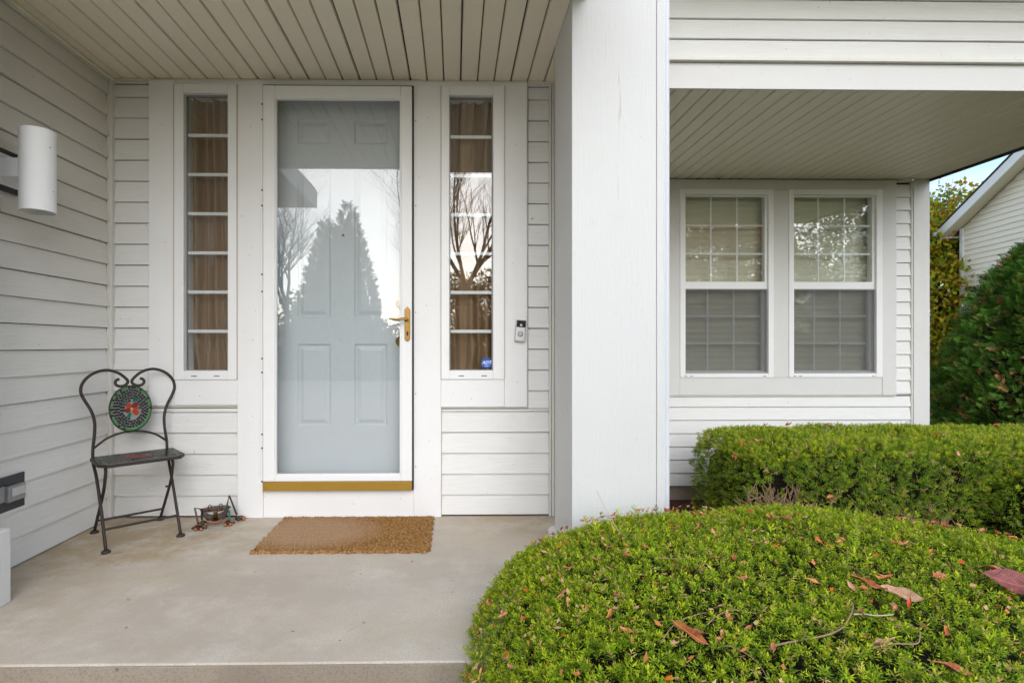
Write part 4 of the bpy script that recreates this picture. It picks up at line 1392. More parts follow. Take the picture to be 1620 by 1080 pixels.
def yew_sprig(g, needles=11, L=0.019, nl=0.0175, nw=0.0034, t0=0.10, t1=1.05):
    vs, tipw = [], []
    for i in range(needles):
        t = i / (needles - 1)
        ang = i * 2.4 + g.uniform(-0.3, 0.3)
        base = np.array([g.uniform(-.001, .001), g.uniform(-.001, .001), L * t])
        tilt = t0 + t1 * t
        d = np.array([math.cos(ang) * math.cos(tilt), math.sin(ang) * math.cos(tilt), math.sin(tilt)])
        side = np.cross(d, [math.sin(ang) * 0.2, -math.cos(ang) * 0.2, 1.0])
        side /= np.linalg.norm(side) + 1e-9
        ln = nl * (1.0 - 0.35 * t) * g.uniform(0.8, 1.15)
        mid = base + d * ln * 0.5 + np.array([0, 0, -0.0008])
        vs += [base, mid + side * nw * 0.5, base + d * ln + np.array([0, 0, -0.0015]), mid - side * nw * 0.5]
        tipw += [t, t, min(1, t + 0.15), t]
    return np.array(vs), np.array(tipw)


def cedar_spray(g, n=11, L=0.13):
    """flat branching spray of scale leaves"""
    vs, tw = [], []
    for i in range(n):
        t = i / (n - 1)
        sgn = 1 if i % 2 else -1
        base = np.array([0, 0, L * 0.75 * t])
        ang = sgn * (0.75 - 0.45 * t)
        if i == n - 1: ang = 0
        d = np.array([math.sin(ang), g.uniform(-.25, .25), math.cos(ang)])
        ln = L * (0.50 - 0.25 * t)
        w = 0.012
        side = np.array([math.cos(ang), 0, -math.sin(ang)])
        mid = base + d * ln * 0.55
        vs += [base, mid + side * w * 0.5, base + d * ln, mid - side * w * 0.5]
        tw += [t * 0.5, t, 1.0, t]
    return np.array(vs), np.array(tw)


def leaf_quads(g, n=5, spread=0.09, size=0.075):
    vs, tw = [], []
    for i in range(n):
        c = g.uniform(-spread, spread, 3)
        d = g.normal(size=3); d /= np.linalg.norm(d)
        s = np.cross(d, g.normal(size=3)); s /= np.linalg.norm(s)
        l = size * g.uniform(0.6, 1.2)
        vs += [c, c + d * l * .5 + s * l * .3, c + d * l, c + d * l * .5 - s * l * .3]
        q = g.uniform()
        tw += [q] * 4
    return np.array(vs), np.array(tw)


def scatter(name, P, D, templates, scale, col_fn, mat, parent, seed=3):
    g = np.random.default_rng(seed)
    Rm = basis(D, g)
    S = scale(g, len(P)) if callable(scale) else np.full(len(P), scale)
    pick = g.integers(0, len(templates), len(P))
    VS, FS, CS = [], [], []
    base = 0
    for k, (tv, tw) in enumerate(templates):
        idx = np.where(pick == k)[0]
        if len(idx) == 0: continue
        V = np.einsum('nij,vj->nvi', Rm[idx], tv) * S[idx][:, None, None] + P[idx][:, None, :]
        C = col_fn(g, idx, tw)
        nq = len(tv) // 4
        F = np.arange(len(idx) * len(tv)).reshape(-1, 4) + base
        base += len(idx) * len(tv)
        VS.append(V.reshape(-1, 3)); FS.append(F); CS.append(C.reshape(-1, 3))
    me = bpy.data.meshes.new(name)
    fill_mesh(me, np.concatenate(VS), np.concatenate(FS), np.concatenate(CS))
    me.materials.append(M[mat])
    o = link_mesh(name, me, parent)
    if parent is not None:
        o.matrix_parent_inverse = parent.matrix_world.inverted()
    tag(o, kind='stuff')
    return o


def palette_fn(pal, wts, tip, tip_amt, jit=0.18):
    pal, wts, tip = np.array(pal), np.array(wts) / np.sum(wts), np.array(tip)
    def fn(g, idx, tw):
        n = len(idx)
        base = pal[g.choice(len(pal), n, p=wts)] * (1 + g.uniform(-jit, jit, (n, 1)))
        t = (tw[None, :] * g.uniform(0.2, 1.0, (n, 1)) * tip_amt)[:, :, None]
        return base[:, None, :] * (1 - t) + tip[None, None, :] * t
    return fn


def core_mesh(c, a, p, q, s, parent, name='shade_core'):
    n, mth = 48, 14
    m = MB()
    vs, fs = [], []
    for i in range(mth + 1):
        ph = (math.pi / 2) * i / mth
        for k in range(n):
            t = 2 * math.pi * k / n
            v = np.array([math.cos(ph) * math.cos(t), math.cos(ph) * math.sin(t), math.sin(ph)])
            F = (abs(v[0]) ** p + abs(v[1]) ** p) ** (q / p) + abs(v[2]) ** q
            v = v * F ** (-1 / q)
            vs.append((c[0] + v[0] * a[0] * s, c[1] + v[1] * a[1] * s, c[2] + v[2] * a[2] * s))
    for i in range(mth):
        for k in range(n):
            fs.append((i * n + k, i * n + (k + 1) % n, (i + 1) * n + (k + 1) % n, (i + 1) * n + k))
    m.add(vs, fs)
    o = m.build(name, 'core', parent, smooth=True)  # solid dark shell, coloured as the shade deep in the hedge
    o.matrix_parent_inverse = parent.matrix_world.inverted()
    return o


def placed(o, parent):
    o.parent = parent
    o.matrix_parent_inverse = parent.matrix_world.inverted()
    return o


g0 = np.random.default_rng(11)
YEW = [yew_sprig(g0) for _ in range(6)]
YEW2 = [yew_sprig(g0, 13, 0.034, 0.030, 0.0056) for _ in range(5)]
yew_col = palette_fn([(0.070, 0.175, 0.008), (0.140, 0.290, 0.009), (0.025, 0.080, 0.008), (0.33, 0.45, 0.010), (0.58, 0.37, 0.17)], [3, 3, 2.4, 2.2, 0.55],
                     (0.66, 0.72, 0.04), 0.8)
yew_col2 = palette_fn([(0.085, 0.185, 0.014), (0.155, 0.28, 0.018), (0.045, 0.105, 0.014), (0.31, 0.37, 0.020), (0.44, 0.30, 0.14)], [3, 3, 1.8, 1.6, 0.6],
                      (0.40, 0.48, 0.05), 0.6)

yew_top = palette_fn([(0.22, 0.33, 0.016), (0.40, 0.47, 0.02), (0.12, 0.24, 0.014), (0.50, 0.34, 0.15)], [3, 3, 2, 0.7], (0.6, 0.66, 0.05), 0.6)

# ---- the rounded yew hedge in front
HC_, HA, HP, HQ = (1.194, 1.48, -0.45), (1.202, 1.124, 0.835), 2.789, 3.392
bpy.context.view_layer.update()
hedge1 = empty('yew_hedge', (1.194, 1.48, -0.45), 'low rounded yew hedge filling the foreground, strewn with fallen leaves', 'hedge')
bpy.context.view_layer.update()
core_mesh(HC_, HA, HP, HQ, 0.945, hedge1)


def keep1(P, N, g):
    # denser where the camera can see it; the flank behind the frame stays thin
    vis = np.ones(len(P), bool)
    far = (P[:, 1] < 0.85) | (P[:, 2] < -0.2) | (P[:, 0] > 2.2)
    vis[far] = g.uniform(size=far.sum()) < 0.30
    return vis


HS = np.array(HA) * 0.993
P, N = superq_points(52000, HC_, HS, HP, HQ, keep1, 0.010, 5)
gj = np.random.default_rng(21)
D = N + gj.normal(0, 0.55, N.shape) + np.array([0, -0.08, 0.10])


def clumps(P, wl, seed):
    g = np.random.default_rng(seed)
    out = np.zeros(len(P))
    for _ in range(7):
        k = g.normal(size=3)
        k *= 2 * math.pi / (wl * g.uniform(0.7, 1.5)) / np.linalg.norm(k)
        out += np.sin(P @ k + g.uniform(0, 6.28))
    return out / 2.6


P = P - N * (gj.uniform(-0.010, 0.022, (len(P), 1)) + 0.017 * np.clip(clumps(P, 0.06, 4), -0.3, 1.4)[:, None])
scatter('foliage', P, D, YEW, lambda g, n: g.uniform(0.55, 1.1, n), yew_col, 'yew', hedge1, 31)
# longer shoots standing proud
P, N = superq_points(260, HC_, HS, HP, HQ, lambda P, N, g: (P[:, 2] > 0.0) & (P[:, 1] > 0.8), 0.012, 9)
D = N * 0.5 + gj.normal(0, 0.25, N.shape) + np.array([0, 0, 0.8])
scatter('shoots', P, D, YEW, lambda g, n: g.uniform(1.4, 2.0, n), yew_col, 'yew', hedge1, 33)
# one tall pale shoot
sd_tv, sd_tw = yew_sprig(np.random.default_rng(4), 44, 0.15, 0.030, 0.0042, 0.4, 0.8)
o = scatter('tall_shoot', np.array([[1.165, 1.55, 0.375]]), np.array([[0.02, 0.0, 1.0]]), [(sd_tv, sd_tw)], 1.0,
            palette_fn([(0.20, 0.33, 0.03)], [1], (0.36, 0.5, 0.05), 0.6), 'yew', hedge1, 2)

# ---- the clipped yew hedge under the window and its neighbour
def clipped_hedge(name, c, a, p, q, n, label, seed, gaps, keepfn=None, core=0.88):
    h = empty(name, c, label, 'hedge')
    bpy.context.view_layer.update()
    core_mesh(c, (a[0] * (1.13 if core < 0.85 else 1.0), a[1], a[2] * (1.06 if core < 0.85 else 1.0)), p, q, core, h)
    def keep(P, N, g):
        k = np.ones(len(P), bool)
        for (gx, gy, gz, rx, rz) in gaps:
            d = np.sqrt(((P[:, 0] - gx) / rx) ** 2 + ((P[:, 2] - gz) / rz) ** 2)
            k &= ~((d < 1) & (P[:, 1] < gy) & (g.uniform(size=len(P)) < 1.25 - d))
        back = P[:, 1] > c[1] + a[1] * 0.75
        k &= ~(back & (P[:, 2] < c[2] + a[2] * 0.7) & (g.uniform(size=len(P)) < 0.7))
        if keepfn is not None: k &= keepfn(P, N, g)
        return k
    P, N = superq_points(n, c, np.array(a) * 0.965, p, q, keep, 0.014, seed)
    gg = np.random.default_rng(seed + 5)
    D = N + gg.normal(0, 0.45, N.shape) + np.array([0, 0, 0.2])
    P = P - N * (gg.uniform(-0.012, 0.045, (len(P), 1)) + 0.025 * np.clip(clumps(P, 0.12, seed), -0.4, 1.4)[:, None])
    scatter('foliage', P, D, YEW2, lambda g, m: g.uniform(0.6, 1.1, m), yew_col2, 'yew', h, seed + 1)
    P, N = superq_points(n // 4, c, np.array(a) * 0.98, p, q, lambda P, N, g: N[:, 2] > 0.55, 0.014, seed)
    scatter('top_sprigs', P, N + gg.normal(0, 0.5, N.shape), YEW2, lambda g, m: g.uniform(0.6, 1.0, m), yew_top, 'yew', h, seed + 3)  # yellower, paler sprigs where the surface faces up
    return h


hedge2 = clipped_hedge('yew_hedge', (3.52, 4.10, -0.45), (1.54, 0.54, 0.785), 10.0, 9.0, 18000,
                       'clipped box-shaped yew hedge under the double hung windows, with bare twigs showing', 51,
                       [(2.17, 3.75, 0.06, 0.13, 0.13), (2.30, 3.75, -0.06, 0.15, 0.17), (2.75, 3.75, -0.20, 0.45, 0.12), (3.3, 3.75, -0.26, 0.5, 0.12)], core=0.82)
hedge3 = clipped_hedge('yew_hedge', (4.55, 3.55, -0.45), (1.0, 0.55, 0.74), 3.0, 4.0, 6500,
                       'clipped yew hedge running out of the frame at the right edge', 61, [(4.0, 3.3, 0.0, 0.10, 0.16)])
# bare twigs in the gaps
tw = MB()
for i in range(130):
    bx = random.choice([2.15, 2.2, 2.22, 2.28, 2.34, 2.5, 2.7, 2.9, 3.1, 3.4]) + random.gauss(0, 0.06)
    by = 3.632 + random.uniform(-0.012, 0.03)
    z0 = -0.45
    h = random.uniform(0.28, 0.50) if bx < 2.45 else random.uniform(0.22, 0.38)
    lean = random.gauss(0, 0.12)
    pts = [(bx, by + 0.06, z0), (bx + lean * 0.5, by + 0.02, z0 + h * 0.5), (bx + lean + random.gauss(0, 0.03), by - 0.01, z0 + h)]
    tw.tube(spline(pts, 3), [0.006 * (1 - 0.10 * k) for k in range(7)], 5)
    for s in range(3):
        t = random.uniform(0.4, 0.9)
        q = Vector(pts[1]).lerp(Vector(pts[2]), t)
        e = q + Vector((random.gauss(0, 0.06), random.uniform(-0.04, 0.02), random.uniform(0.03, 0.12)))
        tw.tube([q, (q + e) / 2 + Vector((0.008, 0, 0)), e], [0.0035, 0.003, 0.002], 4)
placed(tag(tw.build('bare_twigs', 'twig', None), kind='stuff'), hedge2)

# ---- cedar beyond the house corner
cedar = empty('cedar_shrub', (7.5, 6.2, -0.45), 'big dark green cedar shrub with brown leaves caught in it, beyond the corner', 'shrub')
bpy.context.view_layer.update()


def cone_points(n, c, r, h, pw, seed, ymax=None):
    g = np.random.default_rng(seed)
    out = []
    while sum(len(o) for o in out) < n:
        t = g.uniform(0, 1, n) ** (1.0 if pw == 'dome' else 1.3)
        a = g.uniform(0, 2 * math.pi, n)
        sh_f = (1 - t ** 1.95) ** 0.57 if pw == 'dome' else (1 - t) ** pw
        rad = r * sh_f
        lum = 1 + (0.05 if pw == 'dome' else 0.10) * np.sin(a * 7 + t * 13) + 0.07 * np.sin(a * 13 - t * 31)
        P = np.stack([c[0] + rad * lum * np.cos(a), c[1] + rad * lum * np.sin(a), c[2] + t * h], 1)
        k = g.uniform(size=n) < np.clip(sh_f + 0.05, 0, 1)
        out.append(P[k])
    P = np.concatenate(out)[:n]
    N = P - np.array(c)
    N[:, 2] = 0
    N /= np.linalg.norm(N, axis=1)[:, None] + 1e-9
    N[:, 2] = 0.45
    return P, N


CED = [cedar_spray(g0) for _ in range(5)]
ced_col = palette_fn([(0.055, 0.150, 0.020), (0.090, 0.215, 0.028), (0.030, 0.080, 0.014), (0.15, 0.28, 0.034), (0.60, 0.26, 0.12)], [3, 3, 1.5, 1.6, 0.7], (0.12, 0.21, 0.035), 0.5)


def cone_core(c, r, h, pw, parent):
    m = MB()
    prof = [(r * ((1 - t ** 1.95) ** 0.57 if pw == 'dome' else (1 - t) ** pw), t * h) for t in [i / 14 for i in range(15)]]
    m.lathe(prof, c, 32)
    placed(m.build('shade_core', 'core', None, smooth=True), parent)


CC, CR, CH, CP = (7.50, 6.2, -0.45), 1.42, 2.98, 'dome'
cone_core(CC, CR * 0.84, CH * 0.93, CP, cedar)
P, N = cone_points(26000, CC, CR, CH, CP, 71)
gk = np.random.default_rng(72)
D = N * 0.9 + gk.normal(0, 0.45, N.shape)
P = P - (P - np.array(CC)) * np.array([1, 1, 0]) * gk.uniform(-0.01, 0.16, (len(P), 1))
scatter('foliage', P, D, CED, lambda g, n: g.uniform(0.5, 1.1, n), ced_col, 'cedar', cedar, 73)

# ---- trees
LEAF = [leaf_quads(g0) for _ in range(6)]


def grow(mb, p, d, length, r, depth, tips, seed, spread=0.5, up=0.12, kids=(2, 4)):
    pts, rs = [p.copy()], [r]
    n = 5
    for i in range(n):
        d = (d + Vector((seed.gauss(0, 0.10), seed.gauss(0, 0.10), seed.gauss(0, 0.05) + up * 0.3))).normalized()
        pts.append(pts[-1] + d * length / n)
        rs.append(r * (1 - 0.45 * (i + 1) / n))
    mb.tube(pts, rs, 6 if depth > 2 else 4, cap=False)
    if depth == 0:
        tips.append(pts[-1])
        return
    for k in range(seed.randint(*kids)):
        t = seed.uniform(0.35, 1.0)
        j = min(n, max(1, int(t * n)))
        a = seed.uniform(0, 6.283)
        o = Vector((math.cos(a), math.sin(a), seed.uniform(0.0, 0.5)))
        nd = (d * (1 - spread) + o * spread * 1.2 + Vector((0, 0, up))).normalized()
        grow(mb, pts[j], nd, length * seed.uniform(0.55, 0.8), rs[j] * 0.62, depth - 1, tips, seed, spread, up, kids)
    grow(mb, pts[-1], d, length * 0.7, rs[-1] * 0.9, depth - 1, tips, seed, spread, up, kids)


def tree(name, loc, h, seed, label, group, leaves=None, mat='leafmat', depth=4, lean=(0, 0), trunk_r=0.14, spread=0.5, cloud=None, kids=(2, 4), lsz=(0.8, 1.5)):
    s = random.Random(seed)
    e = empty(name, loc, label, 'tree', group)
    bpy.context.view_layer.update()
    mb = MB()
    tips = []
    base = Vector(loc)
    trunk = [base, base + Vector((lean[0] * 0.3, lean[1] * 0.3, h * 0.16)), base + Vector((lean[0], lean[1], h * 0.34))]
    MBt = MB().tube(spline(trunk, 4), [trunk_r * (1 - 0.04 * k) for k in range(9)], 10)
    placed(MBt.build('trunk', 'bark', None, smooth=True), e)
    for k in range(4):
        a = s.uniform(0, 6.283)
        d = Vector((math.cos(a) * 0.5, math.sin(a) * 0.5, 1.0)).normalized()
        grow(mb, trunk[-1] - Vector((0, 0, 0.15 * k)), d, h * 0.24, trunk_r * 0.55, depth, tips, s, spread, kids=kids)
    placed(tag(mb.build('branches', 'bark', None), kind='stuff'), e)
    if leaves:
        n, fn = leaves
        g = np.random.default_rng(seed)
        if cloud is not None:
            (cx, cy, cz), (rx, ry, rz) = cloud
            d = g.normal(size=(n, 3)); d /= np.linalg.norm(d, axis=1)[:, None]
            rad = g.uniform(0.45, 1.0, (n, 1)) ** 0.6
            lump = 1 + 0.14 * np.sin(d[:, :1] * 7 + seed) + 0.12 * np.sin(d[:, 2:3] * 9 + d[:, 1:2] * 6)
            P = d * rad * lump * np.array([rx, ry, rz]) + np.array([cx, cy, cz])
        else:
            T = np.array([tuple(t) for t in tips])
            P = T[g.integers(0, len(T), n)] + g.normal(0, 0.16, (n, 3))
        D = g.normal(size=(n, 3))
        scatter('crown', P, D, LEAF, lambda g_, m: g_.uniform(lsz[0], lsz[1], m), fn, mat, e, seed)
    return e


autumn = palette_fn([(0.24, 0.28, 0.018), (0.42, 0.36, 0.02), (0.11, 0.18, 0.015), (0.50, 0.24, 0.02), (0.42, 0.11, 0.02)], [3.6, 2.4, 2.8, 1.0, 0.7], (0.45, 0.40, 0.03), 0.3)
redleaf = palette_fn([(0.55, 0.13, 0.05), (0.65, 0.25, 0.07), (0.40, 0.10, 0.04), (0.45, 0.32, 0.06)], [3, 3, 2, 1.2], (0.4, 0.18, 0.05), 0.3)
greenleaf = palette_fn([(0.05, 0.09, 0.02), (0.09, 0.13, 0.025), (0.16, 0.15, 0.03)], [3, 2, 1], (0.2, 0.2, 0.04), 0.3)
tree('maple_tree', (13.3, 14.6, -0.45), 6.2, 5, 'yellow and orange autumn tree between the house corner and the neighbouring gable', None,
     (9000, autumn), cloud=((13.0, 14.6, 2.2), (2.0, 1.8, 2.8)), trunk_r=0.16, lsz=(1.2, 2.1))
tree('slender_tree', (12.6, 15.4, -0.45), 7.0, 12, 'thin branches with sparse green leaves rising above the autumn tree', None,
     (420, palette_fn([(0.10, 0.14, 0.02), (0.05, 0.09, 0.02), (0.22, 0.22, 0.03)], [2, 2, 1], (0.25, 0.25, 0.04), 0.3)), depth=3, trunk_r=0.09)

# across the lawn, behind the camera: what the glass mirrors
for (x, y, h, r, sd_, lb) in [(-3.9, -13.4, 6.55, 1.4, 81, 'taller of the two spired cedars mirrored in the storm door'),
                              (-4.75, -13.7, 6.05, 1.35, 82, 'shorter of the two spired cedars mirrored in the storm door')]:
    e = empty('cedar_tree', (x, y, -0.45), lb, 'tree', 'cedars mirrored in the door')
    bpy.context.view_layer.update()
    cone_core((x, y, -0.45), r * 0.85, h * 0.96, 0.75, e)
    P, N = cone_points(5000, (x, y, -0.45), r, h, 0.75, sd_)
    D = N + np.random.default_rng(sd_).normal(0, 0.4, N.shape) + np.array([0, 0, 0.5])
    scatter('crown', P, D, CED, lambda g, n: g.uniform(1.6, 2.8, n), ced_col, 'cedar', e, sd_)
tree('bare_tree', (-7.1, -16.5, -0.45), 9.5, 21, 'bare branching tree mirrored left of the cedar spires', 'bare trees mirrored in the glass', depth=4, trunk_r=0.13, spread=0.5, kids=(3, 4))
tree('bare_tree', (-1.9, -21.0, -0.45), 13.0, 22, 'bare branching tree mirrored at the upper right of the storm door', 'bare trees mirrored in the glass', depth=4, trunk_r=0.15, spread=0.5, kids=(3, 4))
tree('bare_tree', (0.55, -17.0, -0.45), 12.0, 23, 'bare forked tree mirrored in the sidelight with the sticker', 'bare trees mirrored in the glass', depth=4, trunk_r=0.2, spread=0.34, kids=(2, 3))
tree('russet_tree', (1.0, -24.0, -0.45), 6.5, 24, 'brown leaved tree mirrored low in the sidelight with the sticker', None, (3500, palette_fn([(0.16, 0.09, 0.03), (0.20, 0.14, 0.04), (0.08, 0.07, 0.02)], [2, 2, 1], (0.2, 0.15, 0.05), 0.3)),
     cloud=((1.0, -24.0, 2.4), (3.2, 2.0, 2.6)), depth=3, lsz=(2, 3))
tree('red_tree', (12.6, -15.0, -0.45), 9.0, 25, 'russet leaved tree mirrored in the window nearest the pillar', None, (6500, redleaf), cloud=((12.4, -15.0, 4.1), (3.9, 3.0, 3.3)), depth=3, lsz=(2.0, 3.2))
tree('green_tree', (18.8, -13.0, -0.45), 9.0, 26, 'leafy green tree mirrored in the window nearest the corner', None, (4200, greenleaf), cloud=((17.9, -13.0, 4.4), (2.8, 2.6, 3.8)), depth=3, lsz=(1.6, 2.6))

gfar = np.random.default_rng(90)
fx = gfar.uniform(-40, 45, 5200)
top = 3.2 + 1.3 * np.sin(fx * 0.35) + 0.9 * np.sin(fx * 0.83 + 1) + 0.5 * np.sin(fx * 2.1)
fz = -0.4 + gfar.uniform(0, 1, len(fx)) ** 0.8 * top
Pf = np.stack([fx, -42 + gfar.normal(0, 1.2, len(fx)), fz], 1)
ft = scatter('far_trees', Pf, gfar.normal(size=Pf.shape), LEAF, lambda g, n: g.uniform(5, 9, n), palette_fn([(0.05, 0.08, 0.02), (0.10, 0.09, 0.03), (0.16, 0.09, 0.03), (0.04, 0.05, 0.02)], [3, 2, 1, 2], (0.1, 0.1, 0.04), 0.3), 'leafmat', None, 91)
tag(ft, 'low far-off belt of trees mirrored along the horizon in the glass', 'trees')

# ------------------------------------------------------------------ neighbouring house beyond the corner
nb = empty('neighbour_house', (12.43, 13.0, -0.45), 'cream lap-sided neighbouring house with a white gable rake beyond the cedar', 'house')
nb.rotation_euler = (0, 0, -math.atan2(0.19, 1.0))
# local frame: +Y runs along the wall away from us, the wall faces -X; y=0 is the far corner
EZ = 4.33           # eave height above its ground
wallm = MB()
wallm.prism([(0.0, 0.0), (0.0, EZ), (-4.2, EZ + 4.2 * 0.50), (-8.4, EZ), (-8.4, 0.0)], 'x', 0.012, 0.3)
wallm.box(0.012, 8.0, -0.3, 0.0, 0.0, EZ)
nw = wallm.build('gable_wall', 'siding_n', nb)
z = 0.0
k = 0
cache = {}
while z < EZ + 2.0:
    ylo = -8.4
    yhi = -0.10
    if z + 0.125 > EZ:
        cut = (z + 0.125 - EZ) / 0.50
        ylo, yhi = -8.4 + cut, -cut
    if yhi - ylo > 0.3:
        MB().prism([(0.012, 0.0), (-0.016, 0.0), (0.0, 0.124), (0.012, 0.124)], 'y', ylo, yhi).build('siding_board', 'siding_n', nw, loc=(0, 0, z))
    z += 0.125
MB().box(-0.03, 0.010, -0.098, 0.012, 0.0, EZ - 0.02).build('corner_board', 'trim', nw, 0.004)
sl = 0.50
nr = MB()
OV = 0.34
nr.prism([(OV, EZ - OV * sl + 0.16), (-4.2, EZ + 4.2 * sl + 0.16), (-8.4 - OV, EZ - OV * sl + 0.16), (-8.4 - OV, EZ - OV * sl + 0.21), (-4.2, EZ + 4.2 * sl + 0.21), (OV, EZ - OV * sl + 0.21)], 'x', -0.34, 8.2)
nroof = nr.build('roof', 'roof', nb)
rk = MB()
rk.prism([(OV, EZ - OV * sl - 0.07), (-4.2, EZ + 4.2 * sl - 0.07), (-4.2, EZ + 4.2 * sl + 0.155), (OV, EZ - OV * sl + 0.155)], 'x', -0.33, -0.30)
rk.prism([(-8.4 - OV, EZ - OV * sl - 0.07), (-8.4 - OV, EZ - OV * sl + 0.155), (-4.2, EZ + 4.2 * sl + 0.155), (-4.2, EZ + 4.2 * sl - 0.07)], 'x', -0.33, -0.30)
rk.build('rake_board', 'trim', nroof)
sf = MB()
sf.prism([(OV - 0.01, EZ - OV * sl - 0.02), (-4.2, EZ + 4.2 * sl - 0.02), (-4.2, EZ + 4.2 * sl), (OV - 0.01, EZ - OV * sl)], 'x', -0.299, -0.017)
sf.build('rake_soffit', 'soffit', nroof)
MB().box(-0.33, 8.1, OV - 0.03, OV - 0.005, EZ - OV * sl - 0.07, EZ - OV * sl + 0.155).build('eave_fascia', 'trim', nroof)
MB().box(-0.298, 8.0, 0.014, OV - 0.032, EZ - OV * sl - 0.06, EZ - OV * sl - 0.045).build('eave_soffit', 'trim', nroof)
MB().box(-0.36, 8.1, OV - 0.004, OV + 0.09, EZ - OV * sl + 0.05, EZ - OV * sl + 0.155).build('gutter', 'trim', nroof, 0.01)

# ------------------------------------------------------------------ fallen leaves and twigs
def leaf_mesh(ln, wd, curl, fold, seed, mat, lobed=0.0):
    r = random.Random(seed)
    n = 8
    vs, fs = [], []
    ph = r.uniform(0, 6)
    for i in range(n + 1):
        t = i / n
        w = wd * 0.5 * math.sin(math.pi * min(1, max(0.0, t)) ** 0.85) ** 0.8 + 0.0004
        if lobed: w *= 1 + lobed * math.sin(t * 16 + ph)
        x = (t - 0.5) * ln
        zc = curl * ln * ((2 * t - 1) ** 2) + 0.04 * ln * math.sin(t * 5 + ph)
        for q in (-1, -0.5, 0, 0.5, 1):
            vs.append((x, q * w * (1 - 0.25 * fold), zc + fold * abs(q) * w + (0.05 * ln * math.sin(t * 9 + q * 2 + ph)) * abs(q)))
    for i in range(n):
        for j in range(4):
            a = i * 5 + j
            fs.append((a, a + 5, a + 6, a + 1))
    m = MB()
    m.add(vs, fs)
    m.tube([(-ln * 0.5, 0, 0.0 + curl * ln), (-ln * 0.62, 0.002, curl * ln * 1.2)], 0.0007, 4)
    return m.mesh('fallen_leaf', mat, True)


def put(name, me, loc, nrm, ang, label, cat, group=None, scale=1.0):
    o = link_mesh(name, me)
    nv = Vector(nrm).normalized()
    qn = nv.to_track_quat('Z', 'Y')
    o.rotation_mode = 'QUATERNION'
    from mathutils import Quaternion
    o.rotation_quaternion = qn @ Quaternion((0, 0, 1), ang)
    o.location = loc
    o.scale = (scale,) * 3
    return tag(o, label, cat, group)


LM = [leaf_mesh(random.uniform(0.020, 0.032), random.uniform(0.009, 0.014), random.uniform(0.12, 0.45), random.uniform(0.3, 1.3), 100 + i, 'fallen') for i in range(9)]
P, N = superq_points(290, HC_, np.array(HA) * 1.011, HP, HQ, lambda P, N, g: (P[:, 2] > 0.10) & (P[:, 1] > 0.92) & (P[:, 0] < 2.05) & (N[:, 2] > 0.35), 0.010, 77)
for p, nn in zip(P, N):
    nj = Vector(nn) + Vector((random.gauss(0, 0.3), random.gauss(0, 0.3), random.gauss(0, 0.1)))
    put('fallen_leaf', random.choice(LM), tuple(p + nn * random.uniform(-0.002, 0.010)), nj, random.uniform(0, 6.28),
        'small dry reddish fallen leaf on the rounded foreground hedge', 'leaf', 'small leaves on the foreground hedge', random.uniform(0.7, 1.35))
P, N = superq_points(46, (3.52, 4.10, -0.45), np.array((1.54, 0.54, 0.785)) * 0.995, 10.0, 9.0, lambda P, N, g: (N[:, 2] > 0.5) | ((N[:, 1] < -0.5) & (g.uniform(size=len(P)) < 0.25)), 0.012, 78)
for p, nn in zip(P, N):
    put('fallen_leaf', random.choice(LM), tuple(p + nn * 0.012), Vector(nn) + Vector((random.gauss(0, 0.3), random.gauss(0, 0.3), 0)), random.uniform(0, 6.28),
        'small dry reddish fallen leaf on the clipped hedge under the windows', 'leaf', 'small leaves on the clipped hedge', random.uniform(1.2, 2.1))


lit_tpl = []
for i in range(6):
    gg_ = np.random.default_rng(400 + i)
    ln_, wd_ = gg_.uniform(0.010, 0.020), gg_.uniform(0.005, 0.008)
    q_ = [(-ln_ / 2, 0, 0.001), (0, -wd_ / 2, gg_.uniform(0, 0.004)), (ln_ / 2, 0, gg_.uniform(0.001, 0.006)), (0, wd_ / 2, gg_.uniform(0, 0.004))]
    lit_tpl.append((np.array(q_), np.zeros(4)))
P, N = superq_points(1150, HC_, np.array(HA) * 1.009, HP, HQ, lambda P, N, g: (P[:, 2] > 0.02) & (P[:, 1] > 0.9) & (P[:, 0] < 2.1), 0.010, 88)
lo = scatter('leaf_litter', P + N * np.random.default_rng(5).uniform(-0.002, 0.012, (len(P), 1)), N + np.random.default_rng(6).normal(0, 0.35, N.shape), lit_tpl, lambda g, n: g.uniform(0.9, 1.7, n),
             palette_fn([(0.75, 0.13, 0.03), (0.72, 0.26, 0.10), (0.76, 0.42, 0.27), (0.60, 0.34, 0.18), (0.68, 0.52, 0.32)], [2, 3, 3, 2, 1.5], (0.7, 0.3, 0.1), 0.0), 'leafmat', None, 89)
tag(lo, 'scattered small crumbs of dry red and tan leaf all over the foreground hedge', 'leaf litter')


def big_leaf(a, b, wd, mat, label, seed, curl=0.16, fold=0.45, lobed=0.0, lift=0.018, tilt=(0, 0, 1)):
    a, b = Vector(a), Vector(b)
    d = b - a
    me = leaf_mesh(d.length, wd, curl, fold, seed, mat, lobed)
    o = link_mesh('fallen_leaf', me)
    x = d.normalized()
    zz = (Vector(tilt) - x * Vector(tilt).dot(x)).normalized()
    y = zz.cross(x)
    o.matrix_world = Matrix(((x.x, y.x, zz.x, 0), (x.y, y.y, zz.y, 0), (x.z, y.z, zz.z, 0), (0, 0, 0, 1)))
    o.location = (a + b) / 2 + Vector((0, 0, lift - 0.010))
    return tag(o, label, 'leaf')


